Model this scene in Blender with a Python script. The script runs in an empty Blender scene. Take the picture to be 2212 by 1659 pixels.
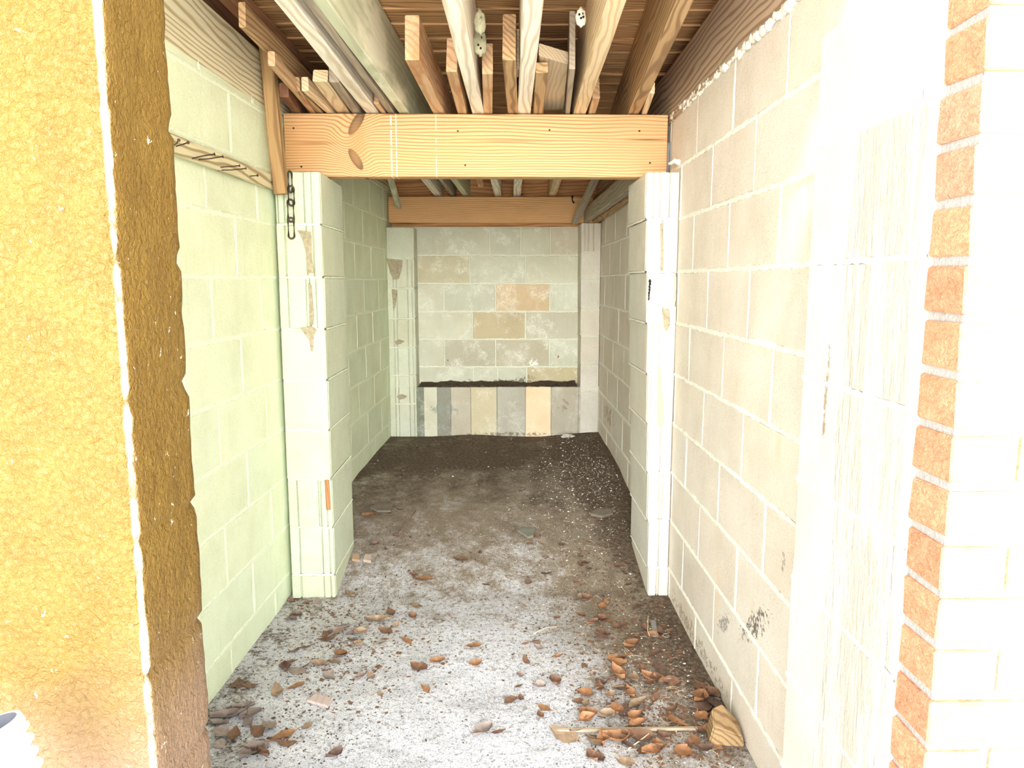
import bpy, bmesh, math, random
from mathutils import Vector, Matrix, noise
R = math.radians
rnd = random.Random(7)
SC = bpy.context.scene
COL = SC.collection
H = 1.31                                    # eye height above the slab

# ------------------------------------------------------------------ camera, sky, sun, exposure
F, PIT, YAW = 1585.0, 0.1392, 0.0159
cd = bpy.data.cameras.new('camera'); cam = bpy.data.objects.new('camera', cd); COL.objects.link(cam)
cd.sensor_fit = 'HORIZONTAL'; cd.sensor_width = 36.0; cd.lens = 36.0 * F / 2212.0
cd.clip_start = 0.02
cam.location = (0, 0, H); cam.rotation_euler = (math.pi/2 - PIT, 0, -YAW)
SC.camera = cam
SC.view_settings.view_transform = 'Standard'
SC.view_settings.look = 'None'
SC.view_settings.exposure = 2.4
SC.view_settings.gamma = 1.0
SC.view_settings.use_curve_mapping = False

w = bpy.data.worlds.new('sky'); SC.world = w; w.use_nodes = True
nt = w.node_tree; nt.nodes.clear()
out = nt.nodes.new('ShaderNodeOutputWorld'); bg = nt.nodes.new('ShaderNodeBackground')
tc = nt.nodes.new('ShaderNodeTexCoord'); sp = nt.nodes.new('ShaderNodeSeparateXYZ')
rp = nt.nodes.new('ShaderNodeValToRGB')
nt.links.new(tc.outputs['Generated'], sp.inputs[0])
mr = nt.nodes.new('ShaderNodeMapRange'); mr.inputs[1].default_value = -1; mr.inputs[2].default_value = 1
nt.links.new(sp.outputs['Z'], mr.inputs[0]); nt.links.new(mr.outputs[0], rp.inputs[0])
rp.color_ramp.elements[0].position = 0.45; rp.color_ramp.elements[0].color = (1.0, 0.95, 0.84, 1)
rp.color_ramp.elements[1].position = 0.75; rp.color_ramp.elements[1].color = (0.80, 0.90, 1.0, 1)
nt.links.new(rp.outputs[0], bg.inputs[0])
# hazy sky, brightest low down behind the photographer, dimmer overhead and to the sides
dt = nt.nodes.new('ShaderNodeVectorMath'); dt.operation = 'DOT_PRODUCT'
nt.links.new(tc.outputs['Generated'], dt.inputs[0]); dt.inputs[1].default_value = Vector((0, -1, .14)).normalized()
m1 = nt.nodes.new('ShaderNodeMath'); m1.operation = 'MAXIMUM'; m1.inputs[1].default_value = 0; nt.links.new(dt.outputs['Value'], m1.inputs[0])
m2 = nt.nodes.new('ShaderNodeMath'); m2.operation = 'POWER'; m2.inputs[1].default_value = 9; nt.links.new(m1.outputs[0], m2.inputs[0])
m3 = nt.nodes.new('ShaderNodeMath'); m3.operation = 'MULTIPLY_ADD'; m3.inputs[1].default_value = 6.5; m3.inputs[2].default_value = .62; nt.links.new(m2.outputs[0], m3.inputs[0])
nt.links.new(m3.outputs[0], bg.inputs[1])
nt.links.new(bg.outputs[0], out.inputs[0])

sd = bpy.data.lights.new('sun', 'SUN'); sd.energy = 5.2; sd.angle = R(6); sd.color = (1.0, 0.97, 0.93)
sun = bpy.data.objects.new('sun', sd); COL.objects.link(sun); sun.location = (1, -3, 6)
_d = Vector((0.12, 0.52, -0.85)).normalized()       # direction the light travels
sun.rotation_euler = _d.to_track_quat('-Z', 'Y').to_euler()

# ------------------------------------------------------------------ measuring helpers (world: x right, y into the bay, z up from slab)
def ray(px, py):
    u = px - 1106.0; v = 829.5 - py
    c, s = math.cos(PIT), math.sin(PIT)
    y = F*c + v*s; z = -F*s + v*c; x = u
    cy, sy = math.cos(YAW), math.sin(YAW)
    return Vector((x*cy + y*sy, -x*sy + y*cy, z))
EYE = Vector((0, 0, H))
def atY(px, py, Y): r = ray(px, py); return EYE + r*(Y/r.y)
def atX(px, py, X): r = ray(px, py); return EYE + r*(X/r.x)
SUP0, SLOPE = 0.672 + H, 0.037               # joist undersides: height at the near beam, fall per metre
def zs(y): return SUP0 - SLOPE*(y - 3.08)
def on_sup(px, py, dz=0.0):                  # point at a joist-underside height
    r = ray(px, py)
    t = (SUP0 + dz + SLOPE*3.08 - H)/(r.z + SLOPE*r.y)
    return EYE + r*t
def fz(x, y):                                # soil / slab surface
    pts = [(-9, 0.0), (2.75, 0.0), (2.95, 0.01), (3.31, 0.09), (3.7, 0.155), (4.2, 0.20), (5.2, 0.208), (6, 0.21)]
    z = pts[-1][1]
    for (a, za), (b, zb) in zip(pts, pts[1:]):
        if a <= y <= b: z = za + (zb-za)*(y-a)/(b-a); break
    edge = max(0.0, (x-0.30)/0.4)
    z += 0.022*edge*max(0, min(1, (y-3.6)/1.0))
    if y > 1.3:
        z += 0.006*noise.noise(Vector((x*3.1, y*3.1, 0.0)))*min(1, y-1.3) + 0.002*noise.noise(Vector((x*17, y*17, 3)))
        if y > 4.9: z += 0.014*noise.noise(Vector((x*2.3+4, 1.0, 9)))*(y-4.9)/.3
    return z
def on_floor(px, py):
    r = ray(px, py); t0 = 0.5/r.y
    for i in range(4000):
        t = (0.9 + i*0.0015)/r.y; p = EYE + r*t
        if p.z <= fz(p.x, p.y): return p
    return EYE + r*(5.0/r.y)
def xl(y): return -0.9 + 0.0413*(y-2.5)      # faces of the side walls
def xr(y): return 0.695 + 0.003*(y-1.6)

# ------------------------------------------------------------------ object helpers
def tag(o, label=None, cat=None, group=None, kind=None):
    if label: o['label'] = label
    if cat: o['category'] = cat
    if group: o['group'] = group
    if kind: o['kind'] = kind
    return o
def link(name, bm, mats, parent=None, smooth=False, loc=None):
    me = bpy.data.meshes.new(name)
    if loc is not None: bmesh.ops.translate(bm, verts=bm.verts, vec=-Vector(loc))
    bm.to_mesh(me); bm.free()
    for m in (mats if isinstance(mats, (list, tuple)) else [mats]): me.materials.append(m)
    if smooth:
        for p in me.polygons: p.use_smooth = True
    o = bpy.data.objects.new(name, me); COL.objects.link(o)
    if loc is not None: o.location = loc
    if parent is not None: o.parent = parent
    return o
def empty(name, loc=(0, 0, 0)):
    o = bpy.data.objects.new(name, None); COL.objects.link(o); o.location = loc; o.empty_display_size = .05
    return o
def setcol(bm, faces, col):
    lay = bm.loops.layers.float_color.get('tone') or bm.loops.layers.float_color.new('tone')
    for f in faces:
        for l in f.loops: l[lay] = (col[0], col[1], col[2], 1)
BOXF = [(0,3,2,1), (4,5,6,7), (0,1,5,4), (1,2,6,5), (2,3,7,6), (3,0,4,7)]
def box(bm, a, b, col=(1,1,1), mat=0, M=None, jit=0.0):
    """plain box between corners a and b"""
    (x0,y0,z0), (x1,y1,z1) = a, b
    cs = [(x0,y0,z0),(x1,y0,z0),(x1,y1,z0),(x0,y1,z0),(x0,y0,z1),(x1,y0,z1),(x1,y1,z1),(x0,y1,z1)]
    vs = []
    for c in cs:
        v = Vector(c)
        if jit: v += Vector([rnd.uniform(-jit, jit) for _ in range(3)])
        vs.append(bm.verts.new(M @ v if M else v))
    fs = [bm.faces.new([vs[i] for i in f]) for f in BOXF]
    for f in fs: f.material_index = mat
    setcol(bm, fs, col)
    return vs, fs
def cbox(bm, a, b, c=0.004, col=(1,1,1), mat=0, M=None, jit=0.0):
    """box with chamfered edges"""
    t = bmesh.new()
    box(t, a, b, jit=jit)
    bmesh.ops.bevel(t, geom=list(t.edges), offset=c, segments=1, affect='EDGES')
    vm = {}
    for v in t.verts: vm[v] = bm.verts.new(M @ v.co if M else v.co)
    fs = []
    for f in t.faces:
        g = bm.faces.new([vm[v] for v in f.verts]); g.material_index = mat; fs.append(g)
    t.free(); setcol(bm, fs, col)
    return fs
def tube(bm, pts, rad, seg=8, mat=0, closed=False, M=None):
    rings = []; n = len(pts)
    for i, p in enumerate(pts):
        p = Vector(p)
        a = Vector(pts[(i-1) % n] if (closed or i > 0) else pts[i]); b = Vector(pts[(i+1) % n] if (closed or i < n-1) else pts[i])
        d = (b-a).normalized()
        q = d.to_track_quat('Z', 'Y')
        r = rad(i/(n-1 if n > 1 else 1)) if callable(rad) else rad
        rg = []
        for k in range(seg):
            t = 2*math.pi*k/seg
            v = p + q @ Vector((r*math.cos(t), r*math.sin(t), 0))
            rg.append(bm.verts.new(M @ v if M else v))
        rings.append(rg)
    m = n if closed else n-1
    for i in range(m):
        A, B = rings[i], rings[(i+1) % n]
        for k in range(seg):
            f = bm.faces.new((A[k], A[(k+1) % seg], B[(k+1) % seg], B[k])); f.material_index = mat; f.smooth = True
    if not closed:
        f = bm.faces.new(rings[0][::-1]); f.material_index = mat
        f = bm.faces.new(rings[-1]); f.material_index = mat
def lump(bm, c, s, n=2, amp=.25, seed=0, mat=0, col=(1,1,1), freq=1.6):
    t = bmesh.new(); bmesh.ops.create_icosphere(t, subdivisions=n, radius=1)
    vm = {}
    for v in t.verts:
        q = v.co*(1 + amp*noise.noise(v.co*freq + Vector((seed*3.7, seed*1.3, 0))))
        vm[v] = bm.verts.new(Vector(c) + Vector((q.x*s[0], q.y*s[1], q.z*s[2])))
    fs = []
    for f in t.faces:
        g = bm.faces.new([vm[v] for v in f.verts]); g.material_index = mat; g.smooth = True; fs.append(g)
    t.free(); setcol(bm, fs, col); return fs

# ------------------------------------------------------------------ materials
class NG:
    def __init__(s, name):
        s.m = bpy.data.materials.new(name); s.m.use_nodes = True; s.t = s.m.node_tree
        s.b = s.t.nodes['Principled BSDF']; s.b.inputs['Specular IOR Level'].default_value = .25
    def n(s, ty, **k):
        o = s.t.nodes.new(ty)
        for a, v in k.items(): setattr(o, a, v)
        return o
    def l(s, a, b): s.t.links.new(a, b)
    def obj(s): return s.n('ShaderNodeTexCoord').outputs['Object']
    def map(s, v, sc=(1,1,1), loc=(0,0,0), rot=(0,0,0)):
        m = s.n('ShaderNodeMapping'); m.inputs['Scale'].default_value = sc; m.inputs['Location'].default_value = loc
        m.inputs['Rotation'].default_value = rot; s.l(v, m.inputs[0]); return m.outputs[0]
    def noise(s, v, scale, det=4, rough=.55, dist=0):
        o = s.n('ShaderNodeTexNoise'); o.inputs['Scale'].default_value = scale; o.inputs['Detail'].default_value = det
        o.inputs['Roughness'].default_value = rough; o.inputs['Distortion'].default_value = dist
        s.l(v, o.inputs['Vector']); return o.outputs[0]
    def ramp(s, f, stops):
        r = s.n('ShaderNodeValToRGB'); e = r.color_ramp.elements
        while len(e) < len(stops): e.new(.5)
        for i, (p, c) in enumerate(stops):
            e[i].position = p; e[i].color = (*c, 1) if len(c) == 3 else c
        s.l(f, r.inputs[0]); return r.outputs[0]
    def gray(s, f, a, b, va=0.0, vb=1.0):
        m = s.n('ShaderNodeMapRange'); m.interpolation_type = 'SMOOTHSTEP'
        for i, v in enumerate((a, b, va, vb)): m.inputs[i+1].default_value = v
        s.l(f, m.inputs[0]); return m.outputs[0]
    def mix(s, f, a, b, mode='MIX'):
        m = s.n('ShaderNodeMix'); m.data_type = 'RGBA'; m.blend_type = mode
        for sock, v in ((m.inputs[0], f), (m.inputs[6], a), (m.inputs[7], b)):
            if isinstance(v, (int, float)): sock.default_value = v
            elif isinstance(v, tuple): sock.default_value = (*v, 1)
            else: s.l(v, sock)
        return m.outputs[2]
    def math(s, op, a, b=0.0, clamp=False):
        m = s.n('ShaderNodeMath', operation=op); m.use_clamp = clamp
        for i, v in enumerate((a, b)):
            if isinstance(v, (int, float)): m.inputs[i].default_value = v
            else: s.l(v, m.inputs[i])
        return m.outputs[0]
    def blob(s, v, c, rad, rot=(0,0,0), soft=.1):       # soft ellipse mask, 1 at its middle
        m = s.n('ShaderNodeMapping', vector_type='TEXTURE'); m.inputs['Location'].default_value = c
        m.inputs['Scale'].default_value = rad; m.inputs['Rotation'].default_value = rot
        s.l(v, m.inputs[0]); le = s.n('ShaderNodeVectorMath', operation='LENGTH'); s.l(m.outputs[0], le.inputs[0])
        return s.gray(le.outputs['Value'], soft, 1.0, 1, 0)
    def bump(s, h, d=.002, st=1.0):
        b = s.n('ShaderNodeBump'); b.inputs['Distance'].default_value = d; b.inputs['Strength'].default_value = st
        s.l(h, b.inputs['Height']); s.l(b.outputs[0], s.b.inputs['Normal'])
    def done(s, col, rough=.85):
        if isinstance(col, tuple): s.b.inputs['Base Color'].default_value = (*col, 1)
        else: s.l(col, s.b.inputs['Base Color'])
        if isinstance(rough, (int, float)): s.b.inputs['Roughness'].default_value = rough
        else: s.l(rough, s.b.inputs['Roughness'])
        return s.m

def m_block(name, stains=(), grain=.45, pores=.5, rust=(.80,.50,.22), rusty=.4, streak=True, panel=False, chalk=.0):
    g = NG(name); v = g.obj()
    at = g.n('ShaderNodeAttribute', attribute_name='tone'); c = at.outputs['Color']
    big = g.noise(v, 5, 5, .6); c = g.mix(g.gray(big, .3, .75), c, g.mix(1.0, c, (.88,.86,.82), 'MULTIPLY'))
    if chalk: c = g.mix(g.math('MULTIPLY', g.gray(g.noise(v, 7, 5, .7), .48, .66), g.gray(g.noise(v, 150, 3, .8), .40, .60, 0, chalk)), c, (.95,.95,.86))
    fine = g.noise(v, 330, 3, .7); c = g.mix(g.gray(fine, .52, .75, 0, grain), c, (.22,.19,.15))
    c = g.mix(g.gray(fine, .46, .28, 0, .35), c, (.95,.93,.88))
    vo = g.n('ShaderNodeTexVoronoi'); vo.inputs['Scale'].default_value = 130; g.l(v, vo.inputs['Vector'])
    pn = g.noise(v, 26, 2); pm = g.math('MULTIPLY', g.gray(vo.outputs['Distance'], .16, .04), g.gray(pn, .5, .62, 0, pores))
    c = g.mix(pm, c, (.10,.08,.06))
    st = g.noise(g.map(v, (7, 7, 2.0)), 1.0, 4, .6)
    c = g.mix(g.gray(st, .60, .76, 0, rusty), c, rust)
    if streak:
        s2 = g.noise(g.map(v, (42, 42, 3.2), (3,1,0)), 1.0, 3, .6); c = g.mix(g.gray(s2, .60, .78, 0, .22), c, (.42,.35,.26))
    for (cen, rad, rot, col, amt, sc) in stains:
        k = g.blob(v, cen, rad, rot); n = g.noise(v, sc, 5, .75)
        k = g.math('MULTIPLY', g.gray(g.math('ADD', g.math('MULTIPLY', k, .9), g.math('MULTIPLY', g.math('SUBTRACT', n, .5), 3.4)), .72, .95), amt)
        c = g.mix(k, c, col)
    pb = 0.0
    if panel:                                     # rough buff coat left on the jamb, running down in vertical streaks
        sx = g.n('ShaderNodeSeparateXYZ'); g.l(v, sx.inputs[0])
        vs_ = g.noise(g.map(v, (1, 55, 9)), 1.0, 5, .65, .5); wd = g.noise(g.map(v, (1, 14, 2)), 1.0, 4, .7)
        m = g.math('MULTIPLY', g.gray(sx.outputs['Y'], 1.072, 1.085), g.gray(g.math('ADD', sx.outputs['Y'], g.math('MULTIPLY', g.math('SUBTRACT', wd, .5), .22)), 1.31, 1.25))
        m = g.math('MULTIPLY', m, g.gray(sx.outputs['Z'], 1.585, 1.555))
        m2 = g.math('MULTIPLY', m, g.gray(g.math('ADD', wd, g.math('MULTIPLY', g.math('SUBTRACT', sx.outputs['Z'], .7), .10)), .40, .50, .1, 1))
        c = g.mix(g.math('MULTIPLY', m2, g.gray(vs_, .30, .62, .55, 1.0)), c, (.50,.45,.385)); pb = g.math('MULTIPLY', g.math('MULTIPLY', m, vs_), 3.0)
    hb = g.math('ADD', g.math('MULTIPLY', fine, .5), g.math('SUBTRACT', g.noise(v, 60, 4, .7), g.math('MULTIPLY', pm, 1.2)))
    if panel: hb = g.math('ADD', hb, pb)
    g.bump(hb, .0022, .8)
    return g.done(c, .92)
def m_mortar(name, col):
    g = NG(name); v = g.obj(); n = g.noise(v, 90, 4, .7)
    c = g.mix(g.gray(n, .5, .8, 0, .5), col, tuple(x*.55 for x in col)); g.bump(n, .004, .9)
    return g.done(c, .95)
def m_wood(name, light, dark, rings=26, line=.5, dirt=(.12,.07,.04), dirty=.3, stain=None, knots=(), rnduse=True, fib=1.0, wob=.16, pale_bands=(), tints=()):
    """grain runs along local Y"""
    g = NG(name); v = g.obj()
    if rnduse:
        oi = g.n('ShaderNodeObjectInfo'); cm = g.n('ShaderNodeCombineXYZ'); k = g.math('MULTIPLY', oi.outputs['Random'], 9.0)
        for i in range(3): g.l(k, cm.inputs[i])
        ad = g.n('ShaderNodeVectorMath', operation='ADD'); g.l(v, ad.inputs[0]); g.l(cm.outputs[0], ad.inputs[1]); v0 = v; v = ad.outputs[0]
    else: v0 = v
    base = g.map(v, (1, .07, 1), (.13, 0, .21))
    warp = g.noise(g.map(v, (5, 1.0, 5)), 1.0, 3, .5)
    ln = g.n('ShaderNodeSeparateXYZ'); g.l(base, ln.inputs[0])
    zz = g.math('ADD', g.math('MULTIPLY', ln.outputs['X'], .75), ln.outputs['Z'])
    zz = g.math('ADD', zz, g.math('MULTIPLY', warp, wob))
    for (cen, rad, rot) in knots:
        kk = g.blob(v0, cen, tuple(x*2.6 for x in rad), rot)
        zz = g.math('ADD', zz, g.math('MULTIPLY', kk, .035))
    rg = g.math('SINE', g.math('MULTIPLY', zz, rings*6.283)); rg = g.math('ADD', g.math('MULTIPLY', rg, .5), .5)
    c = g.mix(g.gray(rg, .45, 1.0, 0, line), light, dark)
    fb = g.noise(g.map(v, (210, 6, 210)), 1.0, 3, .6); c = g.mix(g.gray(fb, .5, .78, 0, .45*fib), c, dark)
    dn = g.noise(g.map(v, (6, 1.6, 6)), 1.0, 5, .65); c = g.mix(g.gray(dn, .52, .74, 0, dirty), c, dirt)
    if stain: sn = g.noise(g.map(v, (7, 2.4, 7), (5,2,1)), 1.0, 4, .6); c = g.mix(g.gray(sn, .50, .66, 0, .8), c, stain)
    for (cen, rad, rot) in knots:
        k = g.blob(v0, cen, rad, rot, .75)
        kr = g.n('ShaderNodeMapping', vector_type='TEXTURE'); kr.inputs['Location'].default_value = cen; kr.inputs['Scale'].default_value = rad
        kr.inputs['Rotation'].default_value = rot; g.l(v0, kr.inputs[0]); le = g.n('ShaderNodeVectorMath', operation='LENGTH'); g.l(kr.outputs[0], le.inputs[0])
        ring = g.math('ADD', g.math('MULTIPLY', g.math('SINE', g.math('MULTIPLY', le.outputs['Value'], 26)), .5), .5)
        c = g.mix(g.math('MULTIPLY', g.gray(k, .0, .18), .9), c, g.mix(ring, (.055,.035,.022), (.12,.08,.05)))
    for (cen, rad, tcol, am) in tints: c = g.mix(g.math('MULTIPLY', g.blob(v0, cen, rad), am), c, tcol)
    for (y0, wd, am) in pale_bands:  # narrow pale bands across the grain
        sy = g.n('ShaderNodeSeparateXYZ'); g.l(v0, sy.inputs[0])
        dd = g.math('ABSOLUTE', g.math('SUBTRACT', sy.outputs['Y'], y0))
        dm = g.math('MULTIPLY', g.gray(dd, wd, wd*.4), g.gray(g.noise(v, 30, 2), .35, .55, 0, am)); c = g.mix(dm, c, (.92,.88,.78))
    g.bump(g.math('ADD', g.math('MULTIPLY', fb, .6), g.math('MULTIPLY', rg, -.5)), .0012, .7)
    return g.done(c, .78)
def m_plain(name, col, rough=.8, var=.25, sc=30, metal=0.0, bump=.001):
    g = NG(name); v = g.obj(); n = g.noise(v, sc, 4, .65)
    c = g.mix(g.gray(n, .35, .7, 0, var), col, tuple(x*.35 for x in col)); g.b.inputs['Metallic'].default_value = metal
    g.bump(n, bump, .8); return g.done(c, rough)

MORT_L = m_mortar('mortar_pale_green', (.84,.90,.68))
MORT_R = m_mortar('mortar_cream', (.90,.86,.78))
MORT_B = m_mortar('mortar_back', (.76,.77,.63))
black = (.05,.035,.025)
BLK_L = m_block('block_left', grain=.4, pores=.35, rusty=.25, rust=(.80,.66,.30))
BLK_R = m_block('block_right', grain=.65, rusty=.5, rust=(.84,.56,.34), pores=.5, stains=[
    ((.69, 1.90, .37), (.2, .27, .085), (R(-38),0,0), black, .85, 70), ((.69, 2.16, .25), (.2, .16, .06), (R(-34),0,0), black, .6, 70),
    ((.69, 1.72, .62), (.2, .03, .06), (0,0,0), black, .5, 70), ((.69, 3.55, 1.30), (.2, .10, .10), (0,0,0), (.16,.12,.09), .5, 70),
    ((.69, 4.7, .45), (.2, .5, .14), (0,0,0), (.30,.22,.15), .6, 25), ((.69, 2.5, .04), (.2, .9, .07), (0,0,0), (.30,.22,.14), .7, 45)])
BLK_P = m_block('block_pier', grain=.65, pores=1.0, rusty=.15)
BLK_B = m_block('block_back', chalk=.7, grain=.5, pores=.2, rusty=.2, stains=[
    ((.245, 5.38, .70), (.085, .3, .09), (0,0,0), (.97,.95,.86), 1.0, 45),
    ((.425, 5.38, .755), (.014, .3, .03), (0,R(15),0), (.34,.08,.03), .9, 40),
    ((.11, 5.38, 1.075), (.015, .3, .01), (0,0,0), (.04,.02,.01), 1.0, 40),
    ((-.385, 5.38, .735), (.015, .3, .012), (0,0,0), (.04,.02,.01), 1.0, 40),
    ((.0, 5.38, .575), (.65, .3, .05), (0,0,0), (.14,.10,.06), .8, 28),
    ((.2, 5.38, .60), (.14, .3, .05), (0,0,0), (.14,.10,.06), .7, 60)])
BLK_E = m_block('block_entrance', grain=.25, pores=.35, rusty=.05, panel=True, stains=[
    ((.61, 1.15, .75), (.2, .05, .5), (0,0,0), (.52,.44,.34), .8, 18),
    ((.61, 1.36, 1.10), (.2, .014, .28), (0,0,0), (.30,.22,.14), .9, 30)])

def m_floor():
    g = NG('dirty_concrete'); v = g.obj()
    sx = g.n('ShaderNodeSeparateXYZ'); g.l(v, sx.inputs[0]); X, Y = sx.outputs['X'], sx.outputs['Y']
    n1 = g.noise(v, 2.2, 6, .65); n2 = g.noise(v, 9, 6, .7); n3 = g.noise(v, 60, 4, .75); n4 = g.noise(v, 220, 3, .8)
    conc = g.mix(g.gray(n1, .35, .65), (.62,.62,.66), (.46,.455,.47))
    conc = g.mix(g.gray(n2, .42, .62, 0, .55), conc, (.84,.84,.88))
    conc = g.mix(g.gray(n3, .50, .64, 0, .75), conc, (.22,.19,.17))
    conc = g.mix(g.gray(n4, .52, .66, 0, .85), conc, (.10,.085,.08))
    conc = g.mix(g.gray(n4, .43, .36, 0, .6), conc, (.93,.93,.95))
    # pale scratches
    wv = g.noise(g.map(v, (3, 26, 1), (0,0,0), (0,0,.4)), 1.0, 4, .6, 1.0)
    ridge = g.gray(g.math('ABSOLUTE', g.math('SUBTRACT', wv, .5)), .007, .0, 0, .9)
    conc = g.mix(g.math('MULTIPLY', ridge, g.gray(Y, 2.2, 2.6)), conc, (.80,.77,.70))
    tan = g.mix(g.gray(n2, .3, .7), (.31,.255,.185), (.19,.145,.10)); tan = g.mix(g.gray(n4, .5, .66, 0, .8), tan, (.08,.055,.035))
    tan = g.mix(g.gray(n4, .42, .34, 0, .5), tan, (.72,.66,.55))
    mid = g.math('ADD', g.gray(Y, 1.6, 4.0, 0, 1.15), g.math('MULTIPLY', g.math('SUBTRACT', n2, .5), 1.9))
    mid = g.math('ADD', mid, g.math('MULTIPLY', g.math('SUBTRACT', n3, .5), 1.0))
    mid = g.math('ADD', mid, g.gray(g.math('SUBTRACT', X, g.math('MULTIPLY', g.math('SUBTRACT', 2.9, Y), -.05)), .05, .62, 0, .75))
    c = g.mix(g.gray(mid, .25, 1.05), conc, tan)
    soil = g.mix(g.gray(n3, .35, .65), (.165,.118,.080), (.055,.037,.026)); soil = g.mix(g.gray(n4, .40, .30, 0, .5), soil, (.33,.26,.18))
    so = g.math('ADD', g.gray(Y, 2.9, 4.5, 0, .95), g.math('MULTIPLY', g.math('SUBTRACT', n1, .5), 2.4))
    so = g.math('ADD', so, g.math('MULTIPLY', g.math('SUBTRACT', n3, .5), .9))
    so = g.math('ADD', so, g.math('MULTIPLY', g.math('SUBTRACT', n2, .5), .9))
    so = g.math('ADD', so, g.math('MULTIPLY', g.gray(X, .25, .62, 0, .75), g.gray(Y, 1.8, 3.4, .35, 1.0)))
    so = g.math('ADD', so, g.math('MULTIPLY', g.gray(X, -.35, -.8, 0, .5), g.gray(Y, 3.2, 2.4, 0, 1)))
    wl_ = g.math('MULTIPLY', g.gray(X, .48, .68, 0, .9), g.gray(Y, 1.7, 2.1))
    wl_ = g.math('MAXIMUM', wl_, g.math('MULTIPLY', g.gray(X, -.68, -.88, 0, .5), g.gray(n2, .35, .6)))
    so = g.math('ADD', so, g.math('MULTIPLY', wl_, g.gray(n3, .2, .6, .35, 1)))
    c = g.mix(g.gray(so, .40, 1.10, 0, .95), c, soil)
    g.bump(g.math('ADD', n3, g.math('MULTIPLY', n4, .6)), .004, .7)
    return g.done(c, .93)
FLOOR = m_floor()
def m_stucco():
    g = NG('ochre_stucco'); v = g.obj()
    n = g.noise(v, 14, 5, .7); c = g.mix(g.gray(n, .3, .7), (.185,.108,.018), (.155,.085,.013))
    sx = g.n('ShaderNodeSeparateXYZ'); g.l(v, sx.inputs[0])
    lo = g.math('ADD', g.gray(sx.outputs['Z'], .95, .45), g.math('MULTIPLY', g.math('SUBTRACT', g.noise(v, 5, 5, .7), .5), .8))
    c = g.mix(g.gray(lo, .2, 1.0, 0, .85), c, (.26,.165,.105))
    chips = g.noise(v, 45, 4, .75, .4); c = g.mix(g.gray(chips, .665, .70, 0, .9), c, (.93,.84,.62))
    ar = g.math('MULTIPLY', g.gray(sx.outputs['X'], -.531, -.526), g.gray(sx.outputs['Y'], 1.034, 1.028))  # corner highlight painted into the colour as a pale line
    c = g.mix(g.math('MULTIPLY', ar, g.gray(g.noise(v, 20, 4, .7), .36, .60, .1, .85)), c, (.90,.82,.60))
    h = g.math('ADD', g.noise(v, 110, 3, .6, .6), g.math('MULTIPLY', g.noise(g.map(v, (1,1,.5)), 38, 4, .7), .8))
    g.bump(h, .0075, 1.0); g.b.inputs['Specular IOR Level'].default_value = .35
    return g.done(c, .42)
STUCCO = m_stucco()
def m_brick():
    g = NG('red_brick'); v = g.obj(); at = g.n('ShaderNodeAttribute', attribute_name='tone')
    n = g.noise(v, 40, 5, .7); c = g.mix(g.gray(n, .35, .65, 0, .6), at.outputs['Color'], g.mix(1.0, at.outputs['Color'], (.70,.62,.55), 'MULTIPLY'))
    f = g.noise(g.map(v, (1,1,1.8)), 90, 4, .7, .8); c = g.mix(g.gray(f, .62, .72, 0, .6), c, (.85,.66,.5))
    g.bump(g.math('ADD', f, g.noise(g.map(v, (1,1,2.4)), 40, 3, .6, 1.2)), .006, .9)
    return g.done(c, .85)
BRICK = m_brick(); BMORT = m_mortar('brick_mortar', (.42,.41,.40))
pale = m_wood('wood_sun_bleached', (.92,.87,.76), (.58,.44,.28), rings=48, line=.6, dirt=(.35,.26,.17), dirty=.25)
pale2 = m_wood('wood_cream', (.82,.66,.44), (.55,.35,.17), rings=60, line=.6, dirt=(.40,.24,.12), dirty=.45)
green = m_wood('wood_grey_green', (.58,.60,.43), (.36,.36,.25), rings=30, line=.35, dirt=(.28,.30,.20), dirty=.5, stain=(.86,.85,.68))
brown = m_wood('wood_brown', (.52,.34,.18), (.20,.11,.055), rings=50, line=.7, dirt=(.10,.055,.03), dirty=.5)
rusty = m_wood('wood_rust_stained', (.66,.45,.27), (.36,.19,.09), rings=40, line=.5, dirt=(.24,.11,.05), dirty=.5, stain=(.46,.20,.08))
woodm = m_wood('wood_mid', (.62,.50,.34), (.40,.29,.17), rings=60, line=.5, dirt=(.30,.20,.12), dirty=.45)
reddk = m_wood('wood_dark_red', (.27,.13,.07), (.11,.05,.03), rings=20, line=.5, dirt=(.06,.03,.02), dirty=.6)
greyw = m_wood('wood_grey', (.42,.35,.27), (.24,.19,.14), rings=46, line=.5, dirt=(.16,.12,.09), dirty=.5)
rimm = m_wood('wood_rim', (.50,.37,.26), (.22,.13,.08), rings=46, line=.75, dirt=(.30,.24,.21), dirty=.4)
riml = m_wood('wood_rim_pale', (.76,.72,.52), (.40,.28,.10), rings=46, line=.75, dirt=(.46,.30,.10), dirty=.5)
deckm = m_wood('wood_deck', (.62,.37,.18), (.24,.12,.05), rings=55, line=.7, dirt=(.07,.045,.03), dirty=.65, rnduse=False)
backw = m_wood('wood_back', (.62,.33,.15), (.34,.15,.06), rings=40, line=.75, dirty=.2)

# ------------------------------------------------------------------ floor and the ground outside
def grid_floor():
    bm = bmesh.new(); xs = [-.96 + i*(1.72/86) for i in range(87)]; ys = [1.0 + j*(4.45/200) for j in range(201)]
    V = [[bm.verts.new((x, y, fz(x, y))) for x in xs] for y in ys]
    for j in range(200):
        for i in range(86): f = bm.faces.new((V[j][i], V[j][i+1], V[j+1][i+1], V[j+1][i])); f.smooth = True
    return link('floor', bm, FLOOR)
tag(grid_floor(), kind='structure')
OUTM = m_plain('outside_concrete', (.66,.64,.60), .95, .2, 4)
bm = bmesh.new(); box(bm, (-6, -7, -.12), (6, 1.0, -.003)); tag(link('floor_outside', bm, OUTM), kind='structure')

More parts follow.
